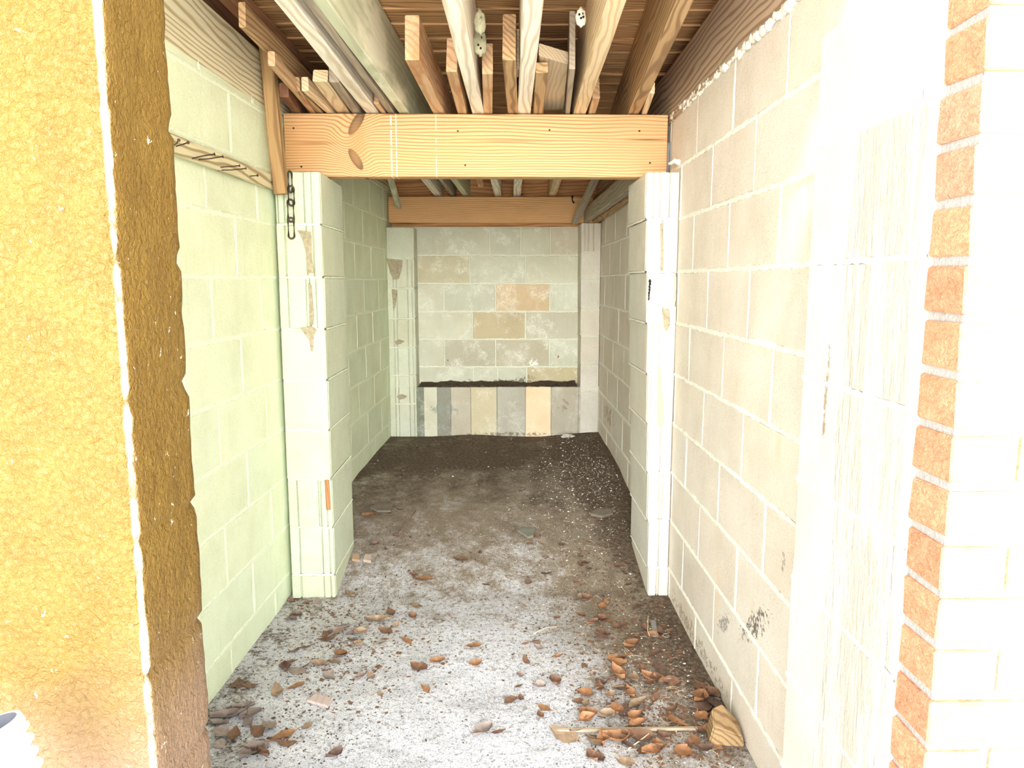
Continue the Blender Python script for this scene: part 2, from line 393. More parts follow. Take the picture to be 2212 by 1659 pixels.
# ------------------------------------------------------------------ block walls
def ribbon(bm, a, b, nrm, up, wid, hgt, mat, step=.016):
    """ragged strip of squeezed mortar from a to b"""
    a, b = Vector(a), Vector(b); L = (b-a).length; n = max(2, int(L/step)); prev = None
    for i in range(n+1):
        p = a + (b-a)*(i/n)
        w1 = wid*rnd.uniform(.55, 1.35); w2 = wid*rnd.uniform(.55, 1.35); h = hgt*rnd.uniform(.2, 1.5)
        row = [bm.verts.new(p + up*w1 - nrm*.0015), bm.verts.new(p + up*w1*.4 + nrm*h), bm.verts.new(p - up*w2*.4 + nrm*h*.8), bm.verts.new(p - up*w2 - nrm*.0015)]
        if prev:
            for k in range(3):
                f = bm.faces.new((prev[k], row[k], row[k+1], prev[k+1])); f.material_index = mat; f.smooth = True
        prev = row
def block_wall(name, M, nrm_sign, U0, U1, rows, thick, colf, mats, rib=.006, hgt=.003, gap=.005, parent=None):
    """M maps (u, w, v) -> world; w is outwards from the face. rows = [(v0, v1, [joints u])]"""
    bm = bmesh.new()
    v0 = min(r[0] for r in rows); v1 = max(r[1] for r in rows)
    box(bm, (U0, -thick, v0), (U1, -.004, v1), mat=1, M=M)
    for ri, (a, b, js) in enumerate(rows):
        e = [U0] + sorted(j for j in js if U0+.02 < j < U1-.02) + [U1]
        for bi, (s, t) in enumerate(zip(e, e[1:])):
            o = rnd.uniform(-.0012, .0012)
            cbox(bm, (s+gap, -.03, a+gap), (t-gap, o, b-gap), .003, col=colf(ri, bi, (s+t)/2, (a+b)/2), M=M, jit=.0012)
    nn = (M.to_3x3() @ Vector((0, 1, 0))).normalized(); uu = (M.to_3x3() @ Vector((1, 0, 0))).normalized(); up = Vector((0, 0, 1))
    for ri, (a, b, js) in enumerate(rows):
        if ri: ribbon(bm, M @ Vector((U0, 0, a)), M @ Vector((U1, 0, a)), nn, up, rib, hgt, 1)
        for j in js:
            if U0+.02 < j < U1-.02: ribbon(bm, M @ Vector((j, 0, a)), M @ Vector((j, 0, b)), nn, uu, rib*.6, hgt*.3, 1)
    bmesh.ops.recalc_face_normals(bm, faces=bm.faces)
    return tag(link(name, bm, mats, parent), kind='structure')
def jit_col(c, a=.04, warm=.02):
    k = 1 + rnd.uniform(-a, a); w_ = rnd.uniform(-warm, warm)
    return (min(.95, c[0]*k*(1+w_)), min(.95, c[1]*k), min(.95, c[2]*k*(1-w_*1.5)))

# right wall: u = y, face looks to -x
MR = Matrix(((-.003*-1, -1, 0, .695-.0048), (1, -.003*-1, 0, 0), (0, 0, 1, 0), (0, 0, 0, 1)))
rows = []; zR = .037 + H
for r in range(-7, 3):
    a = zR + r*.2032; b = a + .2032
    if r == -7: a = 0.0 - .05
    js = [2.895 - .2085*j for j in range(-14, 10) if (j % 2 == 1) == (r % 2 == 0)]
    rows.append((a, b if r < 2 else .655+H, js))
def col_r(ri, bi, u, v):
    base = (.80,.72,.63) if rnd.random() < .6 else (.79,.725,.64)
    return jit_col(base, .025, .012)
wr = block_wall('wall_right', MR, -1, 1.46, 5.60, rows, .19, col_r, [BLK_R, MORT_R], rib=.009, hgt=.004)
# left wall: u = y, face looks to +x
ML = Matrix(((.0413, 1, 0, -.9-.0413*2.5), (1, -.0413, 0, 0), (0, 0, 1, 0), (0, 0, 0, 1)))
rows = []; zL = .015 + H
for r in range(-7, 4):
    a = zL + r*.2032; b = a + .2032
    if r == -7: a = -.05
    if r == 3: b = .66 + H
    js = [2.975 - .213*j for j in range(-14, 10) if (j % 2 == 0) == (r % 2 == 0)]
    rows.append((a, b, js))
wl = block_wall('wall_left', ML, 1, 1.22, 5.60, rows, .19, lambda *a: jit_col((.80,.88,.62), .025, .012), [BLK_L, MORT_L], rib=.010, hgt=.0022, gap=.005)
# back wall
MB = Matrix(((1, 0, 0, 0), (0, -1, 0, 5.384), (0, 0, 1, 0), (0, 0, 0, 1)))
zB = -.0167 + H
A_ = [-.205, .185]; B_ = [-.41, -.035, .362]
rows = [(zB-4*.2032-.02, zB-3*.2032, [-.2, -.02, .195]), (zB-3*.2032, zB-2*.2032, B_), (zB-2*.2032, zB-.2032, A_), (zB-.2032, zB, B_), (zB, zB+.2032, [-.22, .185]), (zB+.2032, zB+.4032, [-.075, .15, .365])]
spec = {(3,2): (.68,.52,.32), (2,1): (.57,.48,.31), (0,3): (.60,.52,.33), (4,0): (.62,.58,.41), (5,3): (.62,.57,.44), (1,1): (.53,.50,.38), (1,2): (.55,.51,.38), (2,2): (.58,.55,.43)}
wb = block_wall('wall_back', MB, 1, -.85, .76, rows, .19, lambda ri, bi, u, v: spec.get((ri, bi)) or jit_col((.64,.65,.52), .04, .012), [BLK_B, MORT_B], rib=.007, hgt=.002)
# low bench of upright blocks under the back wall
bm = bmesh.new(); zt = H - .748
box(bm, (-.85, 5.19, .12), (.76, 5.383, zt-.002), col=(.34,.33,.28), mat=0)
segs = [(-.600,-.548,(.22,.24,.18)), (-.548,-.452,(.68,.67,.53)), (-.452,-.355,(.28,.28,.23)), (-.355,-.214,(.52,.47,.37)), (-.212,-.027,(.62,.55,.37)), (-.023,.178,(.47,.45,.37)), (.180,.362,(.90,.70,.46)), (.366,.56,(.46,.42,.33)), (.56,.71,(.47,.43,.35))]
for a, b, c in segs: cbox(bm, (a+.0015, 5.183+rnd.uniform(0,.002), .12), (b-.0015, 5.25, zt), .002, col=c, jit=.0015)
tag(link('trim_1', bm, m_block('bench_block', chalk=.4, grain=.4, pores=.3, rusty=.1, stains=[
    ((-.40, 5.18, .40), (.2, .3, .1), (0,0,0), (.30,.31,.26), .8, 18), ((.45, 5.18, .42), (.09, .3, .12), (0,R(30),0), (.25,.20,.13), .7, 22),
    ((.1, 5.18, .22), (.7, .3, .03), (0,0,0), (.20,.15,.10), .8, 40), ((.62, 5.18, .30), (.12, .3, .10), (0,0,0), (.30,.25,.18), .8, 16)])), kind='structure')
SOILM = m_plain('dark_soil', (.11,.075,.05), .98, .7, 50, bump=.01)
bm = bmesh.new(); xs = [-.585 + i*.0125 for i in range(92)]; ys = [5.187, 5.22, 5.27, 5.32, 5.36, 5.383]; G = []
for y in ys:
    G.append([bm.verts.new((x, y, zt + (.003 if y < 5.2 else (-.002 + .016*(y-5.187)/.2*(1+noise.noise(Vector((x*9, y*20, 1)))) )) + .006*noise.noise(Vector((x*40, y*40, 2))))) for x in xs])
for j in range(len(ys)-1):
    for i in range(len(xs)-1): bm.faces.new((G[j][i], G[j][i+1], G[j+1][i+1], G[j+1][i])).smooth = True
for i in range(60):
    x = rnd.uniform(-.55, .54); y = rnd.uniform(5.2, 5.37); lump(bm, (x, y, zt+.008), (rnd.uniform(.004,.012), .008, rnd.uniform(.003,.008)), 1, .4, i)
tag(link('ledge_soil', bm, SOILM), 'dark crumbly soil lying along the ledge at the foot of the back wall', 'soil', kind='stuff')

# ------------------------------------------------------------------ block pilasters
def pier(name, label, x0t, x1t, x0b, x1b, y0, y1, ztop, zc, rows, colr, side, segs_of, cols_extra=None, mortar=1):
    """stack of blocks. segs_of(i) -> list of (u0,u1,depth) on the front face; the x limits shift between top and bottom"""
    bm = bmesh.new(); zbot = 0.0 if y0 < 4 else .17
    def X(u, z):
        t = (z - zbot)/(ztop - zbot); return (x0b + (x0t-x0b)*t)*(1-u) + (x1b + (x1t-x1b)*t)*u
    edges = [zbot-.03] + [z for z in rows if z > zbot + .03] + [ztop]
    for i, (a, b) in enumerate(zip(edges, edges[1:])):
        k = len(edges)-2-i; xa, xb = X(0, (a+b)/2), X(1, (a+b)/2); c = jit_col(colr, .04, .02); o = rnd.uniform(-.003, .003)
        # core
        cbox(bm, (xa+.001+o*.3, y0+.010, a+.002), (xb-.001+o*.3, y1, b-.002), .005, col=c, jit=.001)
        S = segs_of(k)
        for (u0, u1, d) in S:
            cc = jit_col(c, .04, .01)
            cbox(bm, (xa + (xb-xa)*u0 + .0022, y0 - d + o*.5, a+.003), (xa + (xb-xa)*u1 - .0022, y0+.02, b-.003), .003, col=cc, jit=.0012)
        if i:
            ribbon(bm, (xa+.005, y0, a), (xb-.005, y0, a), Vector((0,-1,0)), Vector((0,0,1)), .005, .004, 1, .012)
            sx_ = xb if side > 0 else xa
            ribbon(bm, (sx_, y0+.005, a), (sx_, y1-.005, a), Vector((side,0,0)), Vector((0,0,1)), .004, .002, 1, .014)
    base = ((x0b+x1b)/2, (y0+y1)/2, 0)
    o = link(name, bm, [BLK_P, MORT_L if mortar == 1 else MORT_R if mortar == 2 else MORT_B], loc=base)
    return tag(o, label, 'pier')
def sash(*u):
    e = [0] + list(u) + [1]
    return [(a, b, [.002, 0, .003, .001, .002][i % 5]) for i, (a, b) in enumerate(zip(e, e[1:]))]
rowsL = [zL + k*.2032 for k in range(-6, 2)]
def segL(k):
    return {0: sash(.06,.20,.64,.80), 1: sash(.19,.66,.80), 2: sash(.20,.60,.68,.82), 3: sash(), 4: sash(), 5: sash(), 6: sash(.22,.70,.74,.88), 7: sash(.22,.74,.90), 8: sash(.22,.74,.90)}.get(k, sash())
pL = pier('block_pier', 'pale green block pier on the left, below the left end of the nearer beam', -.868, -.692, -.868, -.686, 2.91, 3.31, .418+H, 0, rowsL, (.64,.69,.50), 1, segL)
rowsR = [zR + k*.2032 for k in range(-6, 2)]
def segR(k):
    return {0: sash(.22,.42,.70), 1: sash(.50), 2: sash(.40), 3: sash(.18,.45), 4: sash(.15,.48), 5: sash(.52), 6: sash(.50,.62), 7: sash(.5), 8: sash(.4,.5)}.get(k, sash())
pR = pier('block_pier', 'cream block pier on the right, below the right end of the nearer beam', .562, .697, .616, .699, 2.91, 3.31, .420+H, 0, rowsR, (.70,.665,.58), -1, lambda k: segR(k) if k != 2 else [(0,.42,.002)], mortar=2)
bm = bmesh.new()                                   # rounded lug block set back in the pier face
cbox(bm, (.643, 2.912, 1.31-.092), (.696, 2.93, 1.31+.028), .012, col=(.70,.68,.58)); cbox(bm, (.645, 2.906, 1.31-.165), (.696, 2.925, 1.31-.10), .002, col=(.86,.78,.62))
link('inset_block', bm, BLK_P, pR); pR.children[0].location = -pR.location
rows2 = [zB + k*.2032 for k in range(-5, 2)]
rows2L = [H + z for z in (-.87, -.665, -.465, -.262, -.05, .155)]
def seg2(k): return sash() if k in (0, 7) else sash(.22, .34, .74, .90)
pier('block_pier', 'grey-green block pier in the far left corner beside the recessed back wall', -.790, -.597, -.790, -.597, 5.184, 5.384, .372+H, 0, rows2L, (.66,.69,.54), 1, seg2, mortar=3)
rows2R = [H + z for z in (-.78, -.59, -.385, -.185, .02, .20)]
pier('block_pier', 'cream block pier in the far right corner beside the recessed back wall', .560, .703, .572, .703, 5.184, 5.384, .402+H, 0, rows2R, (.70,.66,.57), -1, lambda k: sash(.2,.38,.62) if k == 0 else sash(), mortar=3)

# ------------------------------------------------------------------ walls either side of the entrance
# left: stuccoed block, front at y 1.02
def stucco_wall():
    bm = bmesh.new(); zj = [H + z for z in (.242-.0, .035, -.171, -.377, -.582, -.79, -1.0)]
    top = 1.95; n = 150
    prof = []                                        # horizontal outline: front, arris, return, back
    X1 = -.522
    base = [(-2.6, 1.02)] + [(-1.6 + i*.027, 1.02) for i in range(39)] + [(X1-.012, 1.021), (X1-.003, 1.026), (X1, 1.036)] + [(X1, 1.036 + i*.0185) for i in range(1, 10)] + [(X1, 1.222), (X1-.005, 1.231), (X1-.014, 1.236), (-.95, 1.236)]
    rings = []
    for k in range(n+1):
        z = top*k/n; ring = []
        dent = 0
        for q in zj: dent = max(dent, math.exp(-((z-q)/.008)**2))
        for i, (x, y) in enumerate(base):
            nr = noise.noise(Vector((x*11, y*11, z*9)))*.003 + noise.noise(Vector((x*45, y*45, z*40)))*.0022
            front = y < 1.03
            dx = dy = 0
            d = dent*(.004 if front else .006) + nr
            if i >= len(base)-4: d = dent*.012 + nr
            if front: dy = d
            if x > X1-.02: dx = -d
            ring.append(bm.verts.new((x+dx, y+dy, z)))
        rings.append(ring)
    for k in range(n):
        for i in range(len(base)-1): bm.faces.new((rings[k][i], rings[k][i+1], rings[k+1][i+1], rings[k+1][i])).smooth = True
    bm.faces.new(rings[-1]); 
    bmesh.ops.recalc_face_normals(bm, faces=bm.faces)
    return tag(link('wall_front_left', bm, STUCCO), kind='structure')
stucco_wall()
# right: block jamb with a brick skin in front
MJ = Matrix(((0, -1, 0, .615), (1, 0, 0, 0), (0, 0, 1, 0), (0, 0, 0, 1)))
zz_ = [-.02, H-1.05, H-.838, H-.620, H-.405, H-.192, H+.035, H+.257, H+.462]
rows = [(a, b, [1.10, 1.30] if i in (0, 3) else [1.22] if i == 5 else [1.11]) for i, (a, b) in enumerate(zip(zz_, zz_[1:]))]
wj = block_wall('wall_front_right', MJ, -1, 1.062, 1.473, rows, .30, lambda *a: jit_col((.68,.645,.59), .02, .01), [BLK_E, MORT_R], rib=.006, hgt=.002, gap=.003)
bm = bmesh.new(); hb = .0775; z = .01; r = 0; off = [0, .1]
box(bm, (.621, .976, 0), (2.6, 1.058, 2.0), mat=1)
zref = H + .028; k0 = -18
zc_ = [zref + k*hb for k in range(-18, 10)]
for r, z in enumerate(zc_):
    if z + hb > 2.0 or z < -.02: continue
    z0, z1 = max(0, z+.0065), z+hb-.0065
    x = .615; first = True
    while x < 2.5:
        L = (.2 if r % 2 else .095) if first else .2; first = False
        k = rnd.uniform(.9, 1.1); c = (.70*k, .34*k, .20*k)
        if rnd.random() < .15: c = (.68, .36, .24)
        cbox(bm, (x, .968, z0), (x+L-.01, 1.060, z1), .003, col=c, jit=.002)
        x += L
tag(link('brick_facing', bm, [BRICK, BMORT], wj), kind='structure')
# unseen slab added to keep the sun off the stucco and floor
bm = bmesh.new(); box(bm, (-4.0, -1.6, 2.75), (.50, 1.0, 2.9)); tag(link('sun_blocker', bm, m_plain('sun_blocker_paint', (.55,.52,.46)), loc=(0,0,2.75)), kind='structure')

# ------------------------------------------------------------------ roof deck
bm = bmesh.new(); y = 1.3; i = 0; DT = .238
while y < 5.62:
    wd = .138; z0 = zs(y+wd/2) + DT
    Mx = Matrix.Translation((0, 0, 0))
    cbox(bm, (-.923, y+.002, z0+rnd.uniform(0,.004)), (.733, y+wd-.002, z0+.03), .002, jit=.0015)
    y += wd; i += 1
bmesh.ops.rotate(bm, verts=bm.verts, cent=(0,0,0), matrix=Matrix.Rotation(R(90), 3, 'Z'))
dk = tag(link('ceiling', bm, deckm), kind='structure'); dk.rotation_euler = (0, 0, R(-90))

# ------------------------------------------------------------------ timbers
def timber_bm(L, w_, h, warp=.0015, chip=.0, skew=0.0, skew2=0.0):
    bm = bmesh.new(); n = max(2, int(L/.12)); c = min(.003, w_*.15); prev = None
    prof = [(-w_/2+c, 0), (w_/2-c, 0), (w_/2, c), (w_/2, h-c), (w_/2-c, h), (-w_/2+c, h), (-w_/2, h-c), (-w_/2, c)]
    sd_ = rnd.uniform(0, 50)
    for i in range(n+1):
        y = L*i/n; ring = []
        for j, (x, z) in enumerate(prof):
            dx = warp*noise.noise(Vector((sd_, y*3, j*.3))); dz = warp*noise.noise(Vector((sd_+9, y*3, j*.3)))
            yy = y
            if i == 0: yy += skew*(z/h) + skew2*(x/w_+.5) + chip*rnd.uniform(0, 1)
            ring.append(bm.verts.new((x+dx, yy, z+dz)))
        if prev:
            for j in range(8): bm.faces.new((prev[j], prev[(j+1) % 8], ring[(j+1) % 8], ring[j]))
        else: bm.faces.new(ring[::-1])
        prev = ring
    bm.faces.new(prev); bmesh.ops.recalc_face_normals(bm, faces=bm.faces)
    return bm
def timber(name, A, B, w_, h, mat, label, cat='timber', roll=0.0, group=None, **kw):
    """A near end, B far end, both at the middle of the underside"""
    A, B = Vector(A), Vector(B); d = B-A; L = d.length; yv = d.normalized()
    xv = yv.cross(Vector((0,0,1))).normalized(); zv = xv.cross(yv)
    Rm = Matrix((xv, yv, zv)).transposed() @ Matrix.Rotation(R(roll), 3, 'Y')
    o = link(name, timber_bm(L, w_, h, **kw), mat)
    o.matrix_world = Matrix.Translation(A) @ Rm.to_4x4()
    return tag(o, label, cat, group)
def along(P, Q, Y):                                  # point on line PQ at depth Y
    return P + (Q-P)*((Y-P.y)/(Q.y-P.y))
def mid_px(xa, xb, y, dz=0): return (on_sup(xa, y, dz) + on_sup(xb, y, dz))/2
def laid(name, near, beam, w_, h, mat, label, y0=None, y1=5.40, dz=0.0, cat='board', roll=0, **kw):
    """near=(xl,xr,y) and beam=(xl,xr,y): underside edges in the photo"""
    P = mid_px(*near, dz); Q = mid_px(*beam, dz)
    A = along(P, Q, y0) if y0 else P
    B = along(P, Q, y1)
    return timber(name, A, B, w_, h, mat, label, cat, roll, **kw)
JH = .232
laid('ceiling_joist', (593,628,0), (791,818,245), .050, JH, pale, 'pale weathered joist, leftmost of the three side by side at the left', y0=1.25, cat='joist')
laid('ceiling_joist', (654,674,0), (836,855,245), .026, JH*.80, greyw, 'grey joist in the middle of the three side by side at the left', y0=1.25, cat='joist')
laid('ceiling_joist', (677,703,0), (861,885,245), .040, JH, green, 'joist with a broad mottled grey-green side face, rightmost of the three at the left', y0=1.25, cat='joist')
laid('ceiling_joist', (955,992,0), (1021,1043,243), .048, JH, pale, 'bleached joist left of the mud nest, its underside white above the middle of the beam', y0=1.25, cat='joist')
laid('ceiling_joist', (1132,1173,0), (1119,1145,243), .052, JH, pale, 'bleached joist running almost straight ahead over the middle of the nearer beam', y0=1.25, cat='joist')
laid('ceiling_joist', (1315,1352,0), (1241,1267,240), .050, JH, pale2, 'pale joist beside the round white nest, right of the middle', y0=1.25, cat='joist')
laid('ceiling_joist', (1466,1497,0), (1362,1384,237), .046, JH, brown, 'brown swirl-grained joist next to the board on the right wall', y0=1.25, y1=4.5, cat='joist')

# loose boards stored on the beams
laid('loose_board', (874,907,130), (936,957,243), .046, .14, rusty, 'loose board with a rust-brown near end, right of the grey-green joist', y1=4.6, skew=.01)
laid('loose_board', (966,984,155), (988,1007,243), .036, .125, rusty, 'rusty loose board pressed against the left of the bleached joist by the mud nest', y1=4.9, skew=.05)
laid('loose_board', (1044,1062,160), (1044,1063,243), .036, .12, rusty, 'short red-brown board just below the mud nest', y1=3.17, skew=.06)
laid('loose_board', (1087,1112,130), (1098,1118,243), .042, .155, brown, 'dark brown board with a rounded near end, between the mud nest and the middle joist', y1=3.18, skew=.04)
laid('loose_board', (1110,1123,150), (1109,1119,200), .020, .14, pale2, 'thin upright yellowish board behind the middle joist', y1=2.72, dz=.03, skew=.02)
laid('loose_board', (1163,1231,120), (1166,1218,243), .100, .040, woodm, 'wide grey-brown block of lumber between the middle joist and the thin dark slat', y1=3.2, dz=.045, skew2=.09)
laid('loose_board', (1157,1184,158), (1152,1174,243), .040, .034, brown, 'small dark offcut lying under the wide grey-brown lumber', y1=3.7)
laid('loose_board', (1230,1242,150), (1221,1232,243), .019, .20, greyw, 'thin dark slat left of the round white nest', y1=3.4, skew=.04)
laid('loose_board', (1281,1295,213), (1273,1286,243), .028, .09, rusty, 'reddish offcut tight against the right of the pale joist by the white nest', y1=3.4, skew=.05)
laid('loose_board', (1402,1414,202), (1390,1401,237), .022, .04, pale2, 'short orange-ended batten wedged beside the right wall board', y1=3.9)
laid('loose_board', (804,822,225), (822,834,245), .020, .07, rusty, 'short orange offcut standing between the leftmost two joists', y1=3.6, skew=.02)
laid('loose_board', (654,665,197), (708,722,247), .026, .050, pale2, 'cut board with a pale square end, at the left end of the nearer beam', y1=4.4)
laid('loose_board', (636,648,197), (687,701,247), .020, .050, brown, 'darker board hugging the left of the one with a pale square end', y1=3.5)
laid('loose_board', (680,702,176), (732,752,245), .052, .045, pale2, 'flat knotty board second from the pale square end at the left', y1=3.35, dz=.004, skew=.02)
laid('loose_board', (714,730,178), (760,779,245), .034, .085, greyw, 'speckled grey board just left of the leftmost joist', y1=3.9)
laid('loose_board', (518,530,60), (660,672,200), .022, .075, brown, 'brown board on edge whose near end juts out highest at the upper left', y1=4.5, dz=.062)
laid('loose_board', (500,524,0), (700,716,200), .050, .024, reddk, 'dark red board lying flat above the others at the upper left', y1=4.6, y0=1.5, dz=.155)
laid('loose_board', (581,593,142), (672,684,247), .022, .045, rusty, 'red-ended board beneath the highest jutting board at the upper left', y1=3.6, dz=.0)
laid('loose_board', (606,622,210), (632,650,245), .034, .05, reddk, 'dark red stub nearest the wooden post at the left', y1=3.25)

# boards along the tops of the side walls
timber('wall_plate', (xr(1.35)+.008, 1.35, .668+H), (xr(5.4)+.008, 5.40, .600+H), .040, .22, rimm, 'wide swirly-grained board on edge along the top of the right wall', 'board')
timber('wall_plate', (xl(1.30)-.020, 1.30, .668+H), (xl(5.4)-.020, 5.40, .600+H), .040, .20, riml, 'wide pale striped board on edge along the top of the left wall', 'board')
timber('back_rim_board', (-.88, 5.435, .3855+H), (.74, 5.435, .3855+H), .040, .43, backw, 'orange-brown board on edge on top of the back wall, behind the farther beam', 'board')

timber('loose_board', (-.875, 1.6, .885+H), (-.855, 2.70, .868+H), .045, .04, reddk, 'dark rough board lying on top of the pale striped board along the left wall', 'board')
for i, (xa, xb) in enumerate([(-1.10, -.925), (.735, .92)]):      # outer boards added to keep sky light out of the gaps under the deck
    bm = bmesh.new(); box(bm, (xa, 1.3, .668+H), (xb, 5.6, 1.30+H)); tag(link('trim_%d' % (i+2), bm, reddk), kind='structure')
# the two crossing beams, grain along their length
def beam(name, x0, x1, y, zb, th, h, label, mat, nails, skew=0):
    root = empty(name, (x0, y, zb)); tag(root, label, 'beam')
    bm = timber_bm(x1-x0, th, h, warp=.001)
    o = link('plank', bm, mat, root); o.rotation_euler = (0, 0, R(-90))
    for (nx, nz) in nails:
        b = bmesh.new(); tube(b, [(0, .004, 0), (0, -.0015, 0), (0, -.0022, 0)], lambda t: .004 if t < .9 else .002, 10)
        n_ = link('nail_head', b, NAIL, root); n_.location = (nx-x0, -th/2, nz-zb)
    return root
NAIL = m_plain('rusty_iron', (.11,.07,.05), .6, .6, 80, .6)
# near beam: x -.865 .. .70, y face 3.08
def bp_(px, py): p = atY(px, py, 3.08); return (0.0, p.x+.868, p.z-(.392+H))
k1 = bp_(771, 281); k2 = bp_(769, 360); k3 = bp_(1030, 319)
beamm = m_wood('beam_pine', (.66,.415,.215), (.36,.17,.06), rings=84, line=.85, dirt=(.62,.34,.12), dirty=.5, rnduse=False, wob=.075, fib=.5,
    knots=[((-.04, k1[1], k1[2]), (.1, .035, .105), (R(-33),0,0)), ((-.04, k2[1], k2[2]), (.1, .032, .088), (R(32),0,0))],
    tints=[((-.04, .05, .13), (.3, .22, .16), (.50,.26,.09), .55), ((-.04, k1[1], .13), (.3, .07, .16), (.52,.27,.10), .6), ((-.04, 1.45, .12), (.3, .28, .2), (.62,.33,.15), .55), ((-.04, bp_(1110,320)[1], bp_(1110,320)[2]), (.3, .26, .011), (.42,.18,.08), .7), ((-.04, bp_(1400,318)[1], bp_(1400,318)[2]), (.3, .17, .0045), (.07,.035,.02), 1.0), ((-.04, .12, bp_(650,325)[2]), (.3, .14, .012), (.30,.14,.06), .7)],
    pale_bands=[(bp_(845,300)[1], .004, .8), (bp_(856,300)[1], .003, .6), (bp_(942,300)[1], .003, .4)])
nl = [(989,283), (1005,357), (1187,281), (1381,283), (1404,352), (634,277), (651,360)]
nb = beam('beam', -.868, .680, 3.08+.038, .421+H, .076, .246, 'thick orange pine beam with two dark knots, the nearer of the two crossing beams', beamm, [(atY(a, b, 3.08).x, atY(a, b, 3.08).z) for a, b in nl])
beam2m = m_wood('beam_far', (.70,.42,.20), (.44,.22,.09), rings=80, line=.75, dirt=(.40,.21,.09), dirty=.35, rnduse=False, wob=.10, fib=.6)
fb = beam('beam', -.775, .69, 5.255, .392+H+.012, .055, .178, 'darker orange beam on the far piers, above the back wall', beam2m, [])

# sticks and boards between the two beams
A = atY(836, 372, 4.35); B = atY(860, 452, 5.18)
timber('stick', A, B, .030, .030, green, 'slanting grey-green stick at the left end of the farther beam', 'stick', roll=20)
A = atY(1297, 372, 4.3); B = atY(1243, 484, 5.17); B.y = 5.17
timber('stick', A, B, .042, .030, greyw, 'square grey batten slanting down across the right end of the farther beam', 'stick', roll=-12)
zt1, zt2 = .422+H, .405+H
timber('loose_board', (.615, 3.175, zt1), (.603, 5.215, zt2+.002), .040, .09, greyw, 'thick grey board on edge on the right piers, leftmost of the pair by the wall', 'board')
timber('loose_board', (.668, 3.175, zt1), (.668, 5.215, zt2+.002), .050, .045, brown, 'brown board lying on the right piers against the right wall', 'board')
timber('loose_board', (.655, 3.2, .52+H), (.655, 5.2, .50+H), .022, .07, reddk, 'thin dark board above the brown one against the right wall', 'board')

# post, nail board, chain
timber('wall_post', (-.846, 2.884, .345+H), (-.846, 2.886, .885+H), .044, .062, brown, 'short upright brown post fixed at the left end of the nearer beam', 'post')
o = bpy.data.objects['wall_post']; bm = timber_bm(.54, .048, .040); bpy.data.objects.remove(o)
po = link('wall_post', bm, m_wood('post_wood', (.40,.25,.11), (.18,.10,.04), rings=30, line=.7, dirty=.3))
P = atY(611, 421, 2.87); P2 = atY(583, 140, 2.87)
dv = (P2-P).normalized(); xv = dv.cross(Vector((0,-1,0))).normalized(); zv = xv.cross(dv)
po.matrix_world = Matrix.Translation(P) @ Matrix((xv, dv, zv)).transposed().to_4x4(); tag(po, 'short upright brown post fixed at the left end of the nearer beam', 'post')

nbd = empty('nail_board', (xl(2.2)+.012, 2.05, .345+H)); tag(nbd, 'narrow weathered board full of bent nails fixed along the left wall', 'board')
bm = timber_bm(.84, .022, .052, warp=.002); ob = link('batten', bm, m_wood('batten_wood', (.70,.64,.40), (.30,.20,.09), rings=40, line=.8, dirty=.4), nbd)
ob.rotation_euler = (0, 0, -math.atan(.0413)); ob.location = (0, 0, 0)
for (hx, hy, tx_, ty_) in [(463,333,412,343), (481,338,425,345), (517,358,466,362), (531,364,470,368), (556,379,528,382), (601,393,565,396), (611,398,572,397), (386,303,377,313), (406,308,380,316)]:
    p = atX(tx_, ty_, -.888); q = atX(hx, hy, -.835)
    if q.y > p.y + .04: q.y = p.y + .04; q = atY(hx, hy, q.y)
    b = bmesh.new(); m_ = (p+q)/2 + Vector((0, 0, rnd.uniform(-.002,.002))); tube(b, [p, m_, q], .0019, 7)
    d = (q-p).normalized(); tube(b, [q, q+d*.0015], .0045, 10)
    n_ = link('nail', b, NAIL, nbd); n_.location = -nbd.location
ch = empty('chain', atY(628, 372, 2.855)); tag(ch, 'rusty iron chain hanging beside the post over the left pier', 'chain')
CH = m_plain('chain_iron', (.10,.075,.055), .55, .5, 60, .7)
def link_pts(c, L, W, ang):
    pts = []
    for k in range(8): t = math.pi*k/7; pts.append((W*math.cos(t), 0, L/2-W + W*math.sin(t)))
    for k in range(8): t = math.pi + math.pi*k/7; pts.append((W*math.cos(t), 0, -L/2+W + W*math.sin(t)))
    Mm = Matrix.Translation(c) @ Matrix.Rotation(ang, 4, 'Z'); return [Mm @ Vector(p) for p in pts]
for (px, py, L, a) in [(627,393,.078,1.2), (629,423,.072,.5), (628,455,.082,.15), (629,493,.078,.25)]:
    c = atY(px, py, 2.857); b = bmesh.new(); tube(b, link_pts(c, L, .0105, a), .0040, 8, closed=True)
    l_ = link('chain_link', b, CH, ch, smooth=True); l_.location = -ch.location

# ------------------------------------------------------------------ nests, blobs, marks
def nest(name, P, s, mat, label, holes, n=3):
    bm = bmesh.new(); lump(bm, (0,0,0), s, n, .35, 5, freq=2.2)
    o = link(name, bm, mat); o.location = P; tag(o, label, 'nest')
    for i, (dx, dz) in enumerate(holes):
        b = bmesh.new(); tube(b, [(dx, -s[1]*.80, dz), (dx, -s[1]*1.02, dz)], .0035, 8); link('hole', b, HOLE, o)
    return o
HOLE = m_plain('hole_dark', (.02,.015,.01), 1.0)
MUD = m_plain('dry_mud', (.42,.40,.27), .95, .5, 45, bump=.006); CHALK = m_plain('chalky_nest', (.85,.80,.66), .95, .25, 60, bump=.003)
d1 = bpy.data.objects['ceiling_joist.003']; 
P = atY(1036, 92, 2.50); nest('mud_nest', P, (.022, .018, .040), MUD, 'grey mud wasp nest, lower lump stuck to the side of the bleached joist', [(.006,.01), (-.004,-.012), (.004,-.022)])
